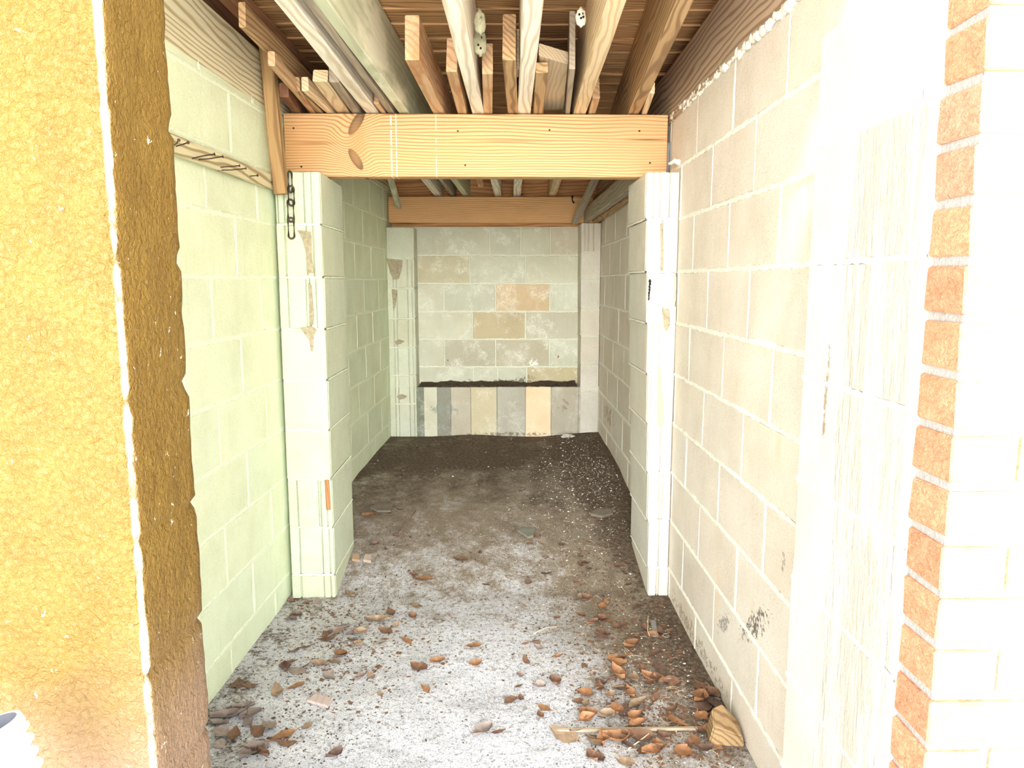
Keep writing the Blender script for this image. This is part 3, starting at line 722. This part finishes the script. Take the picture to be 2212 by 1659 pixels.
P = atY(1036, 48, 2.38); nest('mud_nest', P, (.018, .016, .034), MUD, 'greenish mud wasp nest, upper lump nearest the top of the picture', [(.003,.008)])
P = atY(1254, 38, 2.36); nest('chalky_nest', P, (.016, .016, .026), CHALK, 'round white nest with small dark holes on the pale joist right of the middle', [(.004,.006), (-.005,.004), (0,-.006), (.007,-.003)])
bm = bmesh.new(); p0 = atY(1405, 607, 2.90); p1 = atY(1402, 645, 2.90)
for i in range(7): t = i/6; q = p0*(1-t)+p1*t; lump(bm, q - Vector((0, -.006, 0)), (.0055*(1.1-.5*t), .006, .008), 1, .6, i)
tag(link('tar_smear', bm, m_plain('black_tar', (.015,.013,.012), .7), loc=p0), 'black tarry smear on the face of the right pier', 'smear')
p0 = atY(1238, 432, 5.222); bm = bmesh.new(); tube(bm, [p0+Vector((-.010,.003,.022)), p0+Vector((-.004,-.006,.026)), p0+Vector((-.008,-.008,.010)), p0+Vector((-.004,-.008,-.010)), p0+Vector((.008,-.007,-.022))], .0048, 8)
tag(link('iron_hook', bm, m_plain('black_iron', (.02,.018,.018), .6, metal=.5), smooth=True, loc=p0), 'small black iron hook in the right part of the farther beam', 'hook')
p0 = atY(707, 1036, 2.905); p1 = atY(711, 1100, 2.905)
bm = timber_bm((p1-p0).length, .016, .010, warp=.001); o = link('wood_splinter', bm, m_wood('splinter', (.46,.22,.09), (.26,.12,.05), rings=60))
dv = (p1-p0).normalized(); xv = dv.cross(Vector((0,-1,0))).normalized(); zv = xv.cross(dv); o.matrix_world = Matrix.Translation(p0 + Vector((0,-.001,0))) @ Matrix((xv, dv, zv)).transposed().to_4x4()
tag(o, 'brown wood splinter stuck in a groove low on the left pier', 'splinter')
# mortar bead along the top of the right wall and blobs by the beam end
bm = bmesh.new(); y = 1.5; i = 0
while y < 3.6:
    s = rnd.uniform(.012, .024); lump(bm, (xr(y)-.004, y, .655+H+rnd.uniform(-.004,.006)), (s*.45, s*1.3, s*.7), 2, .6, i); y += s*1.0; i += 1
tag(link('mortar_bead', bm, MORT_R, wr, smooth=True), kind='structure')
bm = bmesh.new()
for (px, py, s) in [(1462,348,.018), (1476,343,.016), (1470,352,.014), (1450,352,.010)]: q = atY(px, py, 2.93); lump(bm, (q.x, q.y+.01, q.z), (s, .02, s*.7), 2, .6, px)
tag(link('mortar_blob', bm, MORT_R, loc=tuple(atY(1466, 348, 2.93))), 'rough white blob of mortar squeezed out beside the right end of the nearer beam', 'mortar')
bm = bmesh.new(); cbox(bm, (.6825, 3.085, .422+H), (.696, 3.15, .56+H), .004, jit=.003)
tag(link('shim', bm, m_plain('slate_grey', (.20,.20,.20)), loc=(.69, 3.1, .442+H)), 'dark grey shim standing between the right end of the nearer beam and the wall', 'shim')

# mortar smears on the left pier face: brown dried mortar between the shells
SM = m_plain('brown_mortar', (.42,.36,.24), .95, .5, 60, bump=.004)
def smear(parent, pts, Y, name='mortar_smear', mat=SM, th=.004):
    bm = bmesh.new(); f = [bm.verts.new(atY(px, py, Y)) for px, py in pts]; b_ = [bm.verts.new(v.co + Vector((0, th+.006, 0))) for v in f]
    bm.faces.new(f); n = len(f)
    for i in range(n): bm.faces.new((f[i], b_[i], b_[(i+1) % n], f[(i+1) % n]))
    bmesh.ops.recalc_face_normals(bm, faces=bm.faces)
    o = link(name, bm, mat, parent); o.location = -Vector(parent.location); return o
YF = 2.9045
smear(pL, [(642,497),(672,500),(674,560),(678,590),(664,590),(661,545),(652,515)], YF)
smear(pL, [(666,612),(672,616),(678,680),(676,702),(668,700),(669,650)], YF)
smear(pL, [(648,708),(672,704),(684,712),(678,724),(676,760),(671,757),(668,735)], YF)
smear(pR, [(1428,585),(1433,585),(1433,530),(1430,480),(1426,484),(1427,520)], YF, mat=SM)
smear(pR, [(1421,790),(1427,805),(1434,880),(1434,918),(1419,918),(1420,850)], YF, mat=m_plain('tan_mortar', (.60,.48,.34), .95, .3, 60))
smear(pR, [(1432,665),(1446,668),(1448,700),(1440,716),(1434,708)], YF, mat=SM)
p2 = [o for o in COL.objects if o.name.startswith('block_pier')]
pf = bpy.data.objects['block_pier.002']
smear(pf, [(834,558),(870,562),(868,580),(862,602),(850,604),(843,590)], 5.179)
smear(pf, [(846,624),(858,628),(856,650),(854,660),(850,672),(848,645)], 5.179)
smear(pf, [(852,738),(862,733),(874,737),(866,743),(856,744)], 5.179)
smear(pf, [(857,856),(868,851),(880,856),(872,862),(862,863)], 5.179)

# ------------------------------------------------------------------ white corrugated pipe at the lower left
bm = bmesh.new(); top = Vector((-.646, .86, .755)); dirn = Vector((.30, -.05, -1)).normalized(); q = dirn.to_track_quat('Z', 'Y')
rings = []; N = 230; Lp = .74
for i in range(N+1):
    s = Lp*i/N; rr = .040 + .0042*math.cos(2*math.pi*s/.0175); rr = rr if s > .010 else .042 - .3*(.010-s)
    c = top + dirn*s + Vector((-.05*(s/Lp)**2, 0, 0)); rings.append([bm.verts.new(c + q @ Vector((rr*math.cos(t*math.pi/16), rr*math.sin(t*math.pi/16), 0))) for t in range(32)])
for a, b in zip(rings, rings[1:]):
    for k in range(32): bm.faces.new((a[k], a[(k+1) % 32], b[(k+1) % 32], b[k])).smooth = True
inn = []
for i in range(8):
    c = top + dirn*(.0+.06*i); rr = .0345; inn.append([bm.verts.new(c + q @ Vector((rr*math.cos(t*math.pi/16), rr*math.sin(t*math.pi/16), 0))) for t in range(32)])
for k in range(32): bm.faces.new((rings[0][k], inn[0][k], inn[0][(k+1) % 32], rings[0][(k+1) % 32]))
for a, b in zip(inn, inn[1:]):
    for k in range(32): f = bm.faces.new((a[k], b[k], b[(k+1) % 32], a[(k+1) % 32])); f.smooth = True; f.material_index = 1
f = bm.faces.new(inn[-1]); f.material_index = 1
tag(link('drain_pipe', bm, [m_plain('white_plastic', (.78,.86,.84), .45, .1, 8), m_plain('pipe_inside', (.10,.10,.12), .8)], loc=tuple(top)), 'white corrugated plastic drain pipe with an open top beside the ochre wall', 'pipe')

# ------------------------------------------------------------------ litter
def leaf_mat(name, c, d):
    g = NG(name); v = g.obj(); oi = g.n('ShaderNodeObjectInfo')
    n = g.noise(v, 60, 4, .7); cc = g.mix(g.gray(n, .35, .65), c, d)
    cc = g.mix(g.math('MULTIPLY', oi.outputs['Random'], .55), cc, tuple(x*.55 for x in c)); g.bump(n, .001, .8)
    return g.done(cc, .6)
LM = [leaf_mat('leaf_brown', (.27,.145,.09), (.15,.08,.05)), leaf_mat('leaf_orange', (.42,.205,.095), (.27,.13,.065)), leaf_mat('leaf_tan', (.40,.28,.18), (.26,.17,.11)), leaf_mat('leaf_dark', (.20,.12,.09), (.12,.07,.05)), leaf_mat('leaf_grey', (.36,.29,.25), (.24,.18,.15))]
def leaf_mesh(seed, L=.066, W=.030, curl=.5, fold=.3):
    r_ = random.Random(seed); bm = bmesh.new(); n = 9; rows = []
    bend = r_.uniform(-.3, .3); tw = r_.uniform(-.8, .8)
    for i in range(n+1):
        t = i/n; wd = W*.5*max(.02, math.sin(math.pi*min(1, t**.8))**1.0)*(1 + .14*r_.uniform(-1, 1)); cx = bend*L*.3*math.sin(math.pi*t)
        row = []
        for k in range(-2, 3):
            u = k/2; z = curl*L*.16*(t-.4)**2*4*.5 + fold*abs(u)**1.5*W*.30*(1 if r_.random() > .04 else .7) + tw*u*W*.25*(t-.5) + r_.uniform(-.0006, .0006)
            row.append(bm.verts.new((cx + u*wd, L*(t-.5), z+.0005)))
        rows.append(row)
    for a, b in zip(rows, rows[1:]):
        for k in range(4): bm.faces.new((a[k], a[k+1], b[k+1], b[k])).smooth = True
    geo = bmesh.ops.duplicate(bm, geom=list(bm.verts)+list(bm.edges)+list(bm.faces))
    # underside, .5 mm below
    nv = [g_ for g_ in geo['geom'] if isinstance(g_, bmesh.types.BMVert)]; nf = [g_ for g_ in geo['geom'] if isinstance(g_, bmesh.types.BMFace)]
    for v in nv: v.co.z -= .0005
    bmesh.ops.reverse_faces(bm, faces=nf)
    me = bpy.data.meshes.new('dead_leaf'); 
    # stalk
    s0 = rows[0][2].co.copy(); tube(bm, [s0, s0+Vector((0, -.006, .001)), s0+Vector((.002, -.014, .0025))], .0007, 5)
    bm.to_mesh(me); bm.free()
    return me
LMESH = []
for i in range(10):
    for m in range(len(LM)):
        me = leaf_mesh(i*7+m, L=[.06,.066,.072,.055,.05][i % 5], W=[.036,.042,.031,.045,.030][i % 5], curl=[.3,.8,1.2,.2,.6][(i+m) % 5], fold=[.3,.9,.5,1.3,.1][(i*2+m) % 5]); me.materials.append(LM[m]); LMESH.append(me)
NLEAF = [0]
def leaf(px, py, m, size, ang, label, group=None, tilt=0.0, lift=0.0):
    p = on_floor(px, py)
    if p.x > .675: p.x = .66
    o = bpy.data.objects.new('dead_leaf', LMESH[rnd.randrange(10)*len(LM) + m]); COL.objects.link(o)
    a1, a2 = rnd.uniform(-.12, .12), rnd.uniform(-.12, .12) + tilt
    o.location = (p.x, p.y, fz(p.x, p.y) + .0012 + abs(math.sin(a2))*.008*size + abs(math.sin(a1))*.02*size + lift); o.rotation_euler = (a1, a2, ang); o.scale = (size*1.0,)*3
    tag(o, label, 'leaf', group); NLEAF[0] += 1
    return o
named = [
 (735,1412,1,1.15,1.2,'large orange leaf in the middle of the left leaf drift'), (815,1342,2,1.35,1.4,'broad tan leaf at the top of the left leaf drift, below a dark curled one'),
 (845,1325,0,.9,.4,'dark red-brown curled leaf at the very top of the left drift'), (760,1368,4,1.1,2.4,'grey-brown folded leaf in the upper left drift'),
 (832,1365,0,1.1,1.1,'chocolate leaf lying right of the upper left drift'), (706,1382,0,1.0,1.9,'brown leaf at the left of the upper left drift'),
 (875,1386,1,.9,.9,'orange curled leaf right of the left drift'), (617,1446,3,1.05,.4,'dark speckled leaf at the left end of the left drift'),
 (642,1450,4,1.2,1.2,'grey-pink broad leaf next to the dark speckled leaf'), (690,1438,2,1.1,1.6,'tan leaf lying between the orange leaf and the speckled leaf'),
 (598,1497,2,1.1,.3,'pointed tan leaf below the left drift near the left wall'), (638,1484,1,.9,2.3,'small red-orange leaf above the pink wood chip'),
 (512,1480,3,1.0,.2,'dark upright leaf touching the left wall'), (541,1483,0,.8,1.5,'round brown leaf near the left wall edge'),
 (801,1462,2,.9,.5,'heart-shaped tan leaf alone below the left drift'), (780,1465,4,.8,2.6,'crumpled grey-brown leaf beside the heart-shaped one'),
 (905,1445,0,1.2,.9,'brown folded leaf right of the left drift over bare concrete'), (945,1430,1,.9,1.9,'slender orange leaf pointing right on bare concrete'),
 (917,1490,1,.75,.6,'small orange oval leaf on bare concrete'), (822,1500,2,.6,.4,'small straw-coloured leaf on bare concrete'),
 (608,1595,1,1.2,2.3,'upright orange-brown leaf near the bottom left'), (618,1606,0,.9,1.5,'red-brown leaf lying under the upright one near the bottom left'),
 (507,1590,0,.9,.1,'square-looking brown leaf beside the ochre wall corner'), (545,1628,4,1.2,2.5,'large grey-brown leaf near the lower left corner of the floor'),
 (490,1552,4,1.3,1.9,'long grey leaf pushed against the foot of the left wall'), (722,1632,3,1.1,2.4,'dark curled leaf alone near the bottom edge'),
 (663,1570,2,.6,2.5,'tiny tan leaf below the pink wood chip'), (1043,1583,4,1.1,2.3,'dark weathered leaf alone in the lower middle'),
 (1022,1397,1,.95,2.0,'orange leaf on the pale concrete in the middle'), (1027,1435,1,.85,1.9,'second orange leaf on the pale concrete, just nearer'),
 (1138,1428,0,.75,.3,'small bent brown leaf right of the middle'), (1175,1530,1,1.0,.9,'round pinkish-orange leaf near the lower middle'),
 (1168,1548,0,.7,.4,'dark red leaf just below the round pinkish one'), (1196,1475,0,1.0,.3,'brown leaf curled into a spiral right of the middle'),
 (1262,1500,1,1.0,1.1,'orange folded leaf left of the right-hand drift'), (1103,1515,0,.9,2.3,'flat brown leaf pointing right in the lower middle'),
 (1335,1460,1,1.1,.5,'long orange leaf standing up in the right-hand drift'), (1408,1470,1,1.1,1.3,'bright triangular orange leaf in the right-hand drift'),
 (1362,1500,1,1.0,.3,'upright orange oval leaf below the triangular one'), (1432,1478,2,.9,1.8,'yellowish leaf right of the triangular orange leaf'),
 (1335,1488,2,.9,1.9,'tan leaf at the left foot of the right-hand drift'), (1218,1590,2,1.5,1.0,'broad pink-tan leaf at the left end of the long batten'),
 (1332,1600,1,1.2,1.6,'curled orange leaf in front of the long batten'), (1375,1595,0,1.4,1.6,'wide brown leaf in front of the long batten'),
 (1410,1625,1,1.2,1.9,'long orange leaf near the bottom edge right'), (1478,1630,1,1.1,2.6,'bright orange leaf near the bottom edge by the wood chunk'),
 (1500,1600,1,1.0,.2,'curled orange leaf left of the wood chunk'), (1280,1637,0,.9,.5,'brown leaf at the bottom edge, left of its twin'),
 (1298,1640,3,.9,.2,'dark leaf at the bottom edge, right of its twin'), (1350,1650,2,1.2,1.0,'pale leaf cut by the bottom edge'),
 (1280,1350,0,1.1,2.0,'brown leaf at the top of the right-hand drift'), (1300,1375,3,1.2,1.7,'dark long leaf in the upper right-hand drift'),
 (1362,1398,1,1.1,2.2,'orange-brown leaf beside a straw in the right-hand drift'), (1268,1295,0,1.0,.8,'rust-coloured leaf left of the right pier'),
 (912,1252,1,1.3,1.3,'broad orange leaf alone level with the left pier foot'), (893,1242,0,.8,1.0,'small brown leaf behind the broad orange one'),
 (757,1287,2,1.1,.7,'star-shaped tan leaf beside the foot of the left pier'), (995,1212,0,1.1,1.2,'brown curled leaf in the middle of the floor'),
 (897,1310,2,1.0,.4,'flat tan leaf on the pale scratch'), (890,1335,0,.8,.6,'brown leaf just nearer than the flat tan one'),
 (1160,1163,0,.9,.8,'small dark red leaf by the flat grey stone'), (1180,1240,3,.9,1.9,'dark leaf halfway to the right pier'),
 (797,1115,1,1.2,2.1,'orange leaf tight behind the left pier'), (1050,1265,3,.6,1.0,'tiny dark leaf in the middle of the floor')]
for a in named: leaf(*a)
def zone(n, poly, ms, sz, label, group):
    for i in range(n):
        for _ in range(60):
            px = rnd.uniform(min(q[0] for q in poly), max(q[0] for q in poly)); py = rnd.uniform(min(q[1] for q in poly), max(q[1] for q in poly))
            ins = False
            for (xa, ya), (xb, yb) in zip(poly, poly[1:]+poly[:1]):
                if (ya > py) != (yb > py) and px < (xb-xa)*(py-ya)/(yb-ya)+xa: ins = not ins
            if ins: break
        leaf(px, py, rnd.choice(ms), rnd.uniform(*sz), rnd.uniform(0, 6.28), label, group, tilt=rnd.choice([0, 0, .3, -.3]), lift=rnd.choice([0, 0, .003]))
zone(16, [(620,1380),(760,1340),(860,1330),(840,1400),(740,1470),(600,1460)], [0,0,2,3,4], (.6,1.0), 'small dull leaf scattered among the larger ones of the left drift', 'small leaves of the left drift')
zone(14, [(470,1560),(520,1530),(590,1560),(560,1650),(470,1659)], [0,3,4,4], (.7,1.2), 'dull curled leaf in the corner between the ochre wall and the left wall', 'leaves in the left corner')
zone(8, [(625,1300),(700,1295),(690,1330),(615,1345)], [0,3,4], (.6,.9), 'dull leaf heaped at the foot of the left pier', 'leaves at the left pier foot')
zone(46, [(1230,1480),(1330,1400),(1500,1440),(1560,1540),(1590,1640),(1440,1640),(1230,1600)], [0,0,1,1,2,3], (.65,1.15), 'brown leaf packed in the right-hand drift by the wall', 'leaves of the right-hand drift')
zone(22, [(1230,1300),(1380,1300),(1450,1330),(1500,1440),(1300,1420)], [0,3,0,1], (.6,1.0), 'brown leaf in the dark litter before the right pier', 'leaves before the right pier')
zone(16, [(1120,1180),(1330,1150),(1380,1270),(1240,1300),(1130,1260)], [0,3,2], (.5,.8), 'small brown leaf in the litter left of the right pier', 'leaves left of the right pier')
zone(14, [(1500,1500),(1560,1500),(1610,1620),(1520,1600)], [0,0,1,3], (.8,1.2), 'brown leaf heaped around the wood chunk', 'leaves around the wood chunk')
zone(10, [(1040,1330),(1230,1330),(1200,1500),(1060,1600)], [0,1,4], (.5,.7), 'small leaf on the bare concrete left of the right-hand drift', 'small leaves on the bare concrete')
zone(10, [(800,1060),(1130,1050),(1150,1200),(800,1200)], [3,0], (.4,.7), 'small dark leaf on the dirty floor between the piers', 'small leaves between the piers')

# wood chunk, chips, battens, stones
CHIPW = m_wood('chip_pink', (.58,.46,.42), (.42,.32,.28), rings=60, line=.5)
def slab_on_floor(name, px4, th, mat, label, cat, lift=.0):
    ps = [on_floor(*p) for p in px4]; c = sum(ps, Vector())/len(ps)
    bm = bmesh.new(); lo = [bm.verts.new((p.x, p.y, fz(p.x, p.y)+.0015+lift)) for p in ps]; hi = [bm.verts.new(v.co + Vector((0, 0, th))) for v in lo]
    n = len(ps); bm.faces.new(lo[::-1]); bm.faces.new(hi)
    for i in range(n): bm.faces.new((lo[i], lo[(i+1) % n], hi[(i+1) % n], hi[i]))
    bmesh.ops.recalc_face_normals(bm, faces=bm.faces); bmesh.ops.bevel(bm, geom=list(bm.edges), offset=min(.002, th*.25), segments=1, affect='EDGES')
    return tag(link(name, bm, mat, loc=(c.x, c.y, fz(c.x, c.y))), label, cat)
slab_on_floor('wood_chip', [(662,1519),(680,1505),(720,1514),(708,1533)], .010, CHIPW, 'pinkish rectangular wood chip on the bare concrete at lower left', 'wood chip')
slab_on_floor('wood_chip', [(760,1213),(762,1201),(777,1202),(777,1216)], .012, m_plain('terracotta', (.46,.30,.20)), 'orange-brown square chip behind the left pier foot', 'chip')
slab_on_floor('wood_chip', [(784,1215),(788,1202),(803,1203),(802,1218)], .012, m_plain('pink_chip', (.48,.38,.31)), 'pinkish square chip right beside the orange-brown one', 'chip')
STONE = m_plain('flat_stone', (.19,.155,.115), .9, .3, 20)
slab_on_floor('flat_stone', [(1275,1115),(1290,1103),(1325,1105),(1322,1114),(1300,1121)], .014, STONE, 'flat grey-brown stone in the white flecked soil by the right pier', 'stone')
slab_on_floor('flat_stone', [(798,1100),(815,1090),(850,1092),(845,1108),(815,1108)], .010, STONE, 'flat brown stone piece behind the left pier', 'stone')
slab_on_floor('flat_stone', [(1118,1150),(1125,1143),(1158,1144),(1152,1162),(1140,1165)], .010, m_plain('grey_slate', (.21,.20,.155), .9, .3, 20), 'flat greenish stone in the middle of the floor', 'stone')
# broken split log end
ps = [on_floor(*p) for p in [(1528,1600),(1590,1622),(1596,1600),(1545,1566)]]; c = sum(ps, Vector())/4
bm = bmesh.new()
pr = [(-.055,-.03), (.045,-.045), (.050,.02), (.0,.055), (-.045,.035)]
lo = [bm.verts.new((c.x + a, c.y + b, 0.002)) for a, b in pr]; hi = [bm.verts.new((c.x + a*.8 + .005, c.y + b*.8, h_)) for (a, b), h_ in zip(pr, (.055,.03,.045,.085,.08))]
bm.faces.new(lo[::-1]); bm.faces.new(hi)
for i in range(5): bm.faces.new((lo[i], lo[(i+1) % 5], hi[(i+1) % 5], hi[i]))
bmesh.ops.recalc_face_normals(bm, faces=bm.faces); bmesh.ops.bevel(bm, geom=list(bm.edges), offset=.004, segments=2, affect='EDGES')
tag(link('wood_chunk', bm, m_wood('chunk_wood', (.36,.24,.12), (.18,.10,.045), rings=50, line=.8), loc=(c.x, c.y, 0)), 'broken yellowish chunk of wood among leaves at the foot of the right wall', 'wood')
def stick(name, pts, rad, mat, label, cat='twig', flat=None):
    P = []
    for px, py, *dz in pts:
        p = on_floor(px, py); P.append(Vector((p.x, p.y, fz(p.x, p.y) + rad + (dz[0] if dz else 0))))
    bm = bmesh.new(); tube(bm, P, lambda t: rad*(1-.4*t), 7)
    c = P[0].copy(); return tag(link(name, bm, mat, smooth=True, loc=tuple(c)), label, cat)
STRAW = m_plain('straw', (.66,.54,.36), .8, .2, 30); TWIG = m_plain('twig_bark', (.26,.18,.12), .9, .4, 60)
P1, P2 = on_floor(1202, 1583), on_floor(1506, 1578)
P1.z = fz(P1.x, P1.y)+.003; P2.z = fz(P2.x, P2.y)+.003
timber('batten', P1, P2, .012, .008, m_wood('batten_tan', (.44,.34,.24), (.30,.21,.13), rings=60), 'long thin tan batten lying across the floor near the bottom right', 'batten')
stick('twig', [(1357,1620),(1385,1602,.004),(1402,1590,.006),(1404,1570,.004)], .0022, STRAW, 'bent pale twig over the long thin batten')
stick('twig', [(1345,1403),(1353,1414),(1363,1422)], .0016, STRAW, 'short pale straw in the right-hand drift')
stick('twig', [(1500,1513),(1520,1502),(1535,1500)], .0016, STRAW, 'pale straw near the right wall')
stick('twig', [(1590,1535),(1598,1570,.004),(1600,1600,.004),(1602,1640)], .0018, TWIG, 'thin brown stem curving round the wood chunk')
stick('twig', [(857,1160),(875,1140,.004),(888,1122,.006),(898,1105,.004)], .0030, TWIG, 'forked brown twig on the floor behind the left pier')
stick('twig', [(905,1172),(910,1150),(907,1137)], .0014, TWIG, 'thin curved stem right of the forked twig')
stick('twig', [(1130,1145),(1135,1180),(1131,1195)], .0012, TWIG, 'hair-thin stem in the middle of the floor')
stick('twig', [(1398,1345),(1400,1335,.005),(1399,1365,.003),(1404,1378)], .0020, STRAW, 'white wiry stem beside the small grey metal strip')
stick('twig', [(1152,1370),(1180,1357),(1208,1354)], .0020, STRAW, 'whitish straw lying right of the middle')
stick('twig', [(738,1345),(742,1372,.004),(735,1400,.006)], .0014, TWIG, 'thin grey stem standing in the left drift')
slab_on_floor('metal_strip', [(1405,1343),(1416,1343),(1422,1378),(1410,1378)], .006, m_plain('grey_metal', (.30,.28,.26), .6, .3, 20, .2), 'small grey strip among dark litter before the right pier', 'metal strip')
p = on_floor(1439, 1375); bm = bmesh.new(); tube(bm, [(p.x+.011*math.cos(t*math.pi/8), p.y+.014*math.sin(t*math.pi/8), fz(p.x,p.y)+.004) for t in range(16)], .0016, 6, closed=True)
tag(link('metal_ring', bm, m_plain('ring_metal', (.55,.50,.40), .4, .2, 30, .6), loc=tuple(p)), 'small pale ring in the litter by the right wall', 'ring')
p = on_floor(1226, 944); bm = bmesh.new()
for i, (dx, dy, s) in enumerate([(0,0,.030), (.025,.015,.022), (-.025,-.01,.02), (.035,-.005,.016)]): lump(bm, (p.x+dx, p.y+dy, fz(p.x,p.y)+s*.35), (s, s*.8, s*.5), 2, .9, i+3, freq=3)
tag(link('crumpled_paper', bm, m_plain('paper', (.62,.58,.50), .9, .3, 40), loc=tuple(p)), 'crumpled whitish scrap at the foot of the back wall', 'paper')
# flecks, grit and shreds nobody could count
def scatter(name, label, cat, mat, n, regions, smin, smax, seed, flat=.5):
    r_ = random.Random(seed); bm = bmesh.new()
    for i in range(n):
        reg = r_.choices(regions, [q[4] for q in regions])[0]
        x = r_.gauss(reg[0], reg[2]); y = r_.gauss(reg[1], reg[3])
        if not (xl(y)+.03 < x < xr(y)-.03) or y > 5.15 or y < 1.75 or (2.88 < y < 3.34 and not -.67 < x < .57): continue
        s = r_.uniform(smin, smax)*(1.0 if r_.random() < .92 else 1.8); z = fz(x, y); a = r_.uniform(0, 3.14); k = r_.uniform(.4, 1)
        ca, sa = math.cos(a)*s, math.sin(a)*s; h_ = s*flat*r_.uniform(.4, 1.2)
        b = [bm.verts.new((x+ca, y+sa, z)), bm.verts.new((x-sa*k, y+ca*k, z)), bm.verts.new((x-ca, y-sa, z)), bm.verts.new((x+sa*k, y-ca*k, z))]
        t = [bm.verts.new((x+ca*.6, y+sa*.6, z+h_)), bm.verts.new((x-sa*k*.7, y+ca*k*.7, z+h_*.8)), bm.verts.new((x-ca*.7, y-sa*.7, z+h_)), bm.verts.new((x+sa*k*.5, y-ca*k*.5, z+h_*1.1))]
        bm.faces.new(t)
        for q in range(4): bm.faces.new((b[q], b[(q+1) % 4], t[(q+1) % 4], t[q]))
    return tag(link(name, bm, mat), label, cat, kind='stuff')
scatter('white_flecks', 'tiny white flecks strewn over the dark soil toward the right wall', 'flecks', m_plain('white_fleck', (.80,.77,.70), .9, .1), 2300,
    [(.55,4.5,.16,.55,3), (.50,3.95,.16,.35,3), (.35,3.5,.18,.3,1.2), (.50,2.6,.12,.4,1.0), (.58,2.2,.10,.25,.7), (0,4.3,.45,.6,.6), (.2,2.6,.4,.4,.15), (-.1,2.4,.4,.4,.1)], .0010, .0040, 3)
scatter('dark_grit', 'dark crumbs and grit scattered over the concrete', 'grit', m_plain('grit', (.09,.065,.05), .95, .3), 4200,
    [(.45,2.8,.18,.5,3), (-.6,2.6,.12,.35,2), (0,3.0,.5,.4,2), (.5,3.9,.2,.5,1.2), (.5,2.1,.15,.2,1.5), (-.1,2.3,.5,.35,1), (-.6,2.0,.15,.15,.6)], .0014, .0045, 4)
scatter('leaf_crumbs', 'brown crumbled leaf bits between the whole leaves', 'leaf bits', LM[0], 1500,
    [(.50,2.35,.14,.25,3), (.55,2.9,.1,.2,1), (-.5,2.45,.15,.2,1.2), (.42,3.4,.12,.25,1.2), (.55,2.0,.10,.15,1.5), (-.72,2.8,.06,.1,.4)], .004, .011, 5, flat=.12)
def shreds(n, seed):
    r_ = random.Random(seed); bm = bmesh.new()
    for i in range(n):
        cx, cy, sx_, sy_ = r_.choice([(.5,2.25,.15,.25), (.55,2.0,.10,.15), (.3,2.4,.2,.3), (.45,3.3,.12,.3), (.25,3.1,.25,.3), (-.6,2.4,.12,.25), (.45,1.95,.15,.1)])
        x, y = r_.gauss(cx, sx_), r_.gauss(cy, sy_)
        if not (xl(y)+.05 < x < xr(y)-.05) or y < 1.8 or (2.86 < y < 3.36 and not -.66 < x < .55): continue
        a = r_.uniform(0, 6.28); L = r_.uniform(.012, .05); b = a + r_.uniform(-.7, .7)
        q = [Vector((x, y, 0)), Vector((x+L*.5*math.cos(a), y+L*.5*math.sin(a), 0)), Vector((x+L*.5*(math.cos(a)+math.cos(b)), y+L*.5*(math.sin(a)+math.sin(b)), 0))]
        for v in q: v.z = fz(v.x, v.y)+.0016
        q[1].z += r_.uniform(0, .004); tube(bm, q, .0007, 4)
    return tag(link('grass_shreds', bm, STRAW, smooth=True), 'fine pale straw shreds mixed into the litter at the right', 'straw', kind='stuff')
shreds(330, 8)
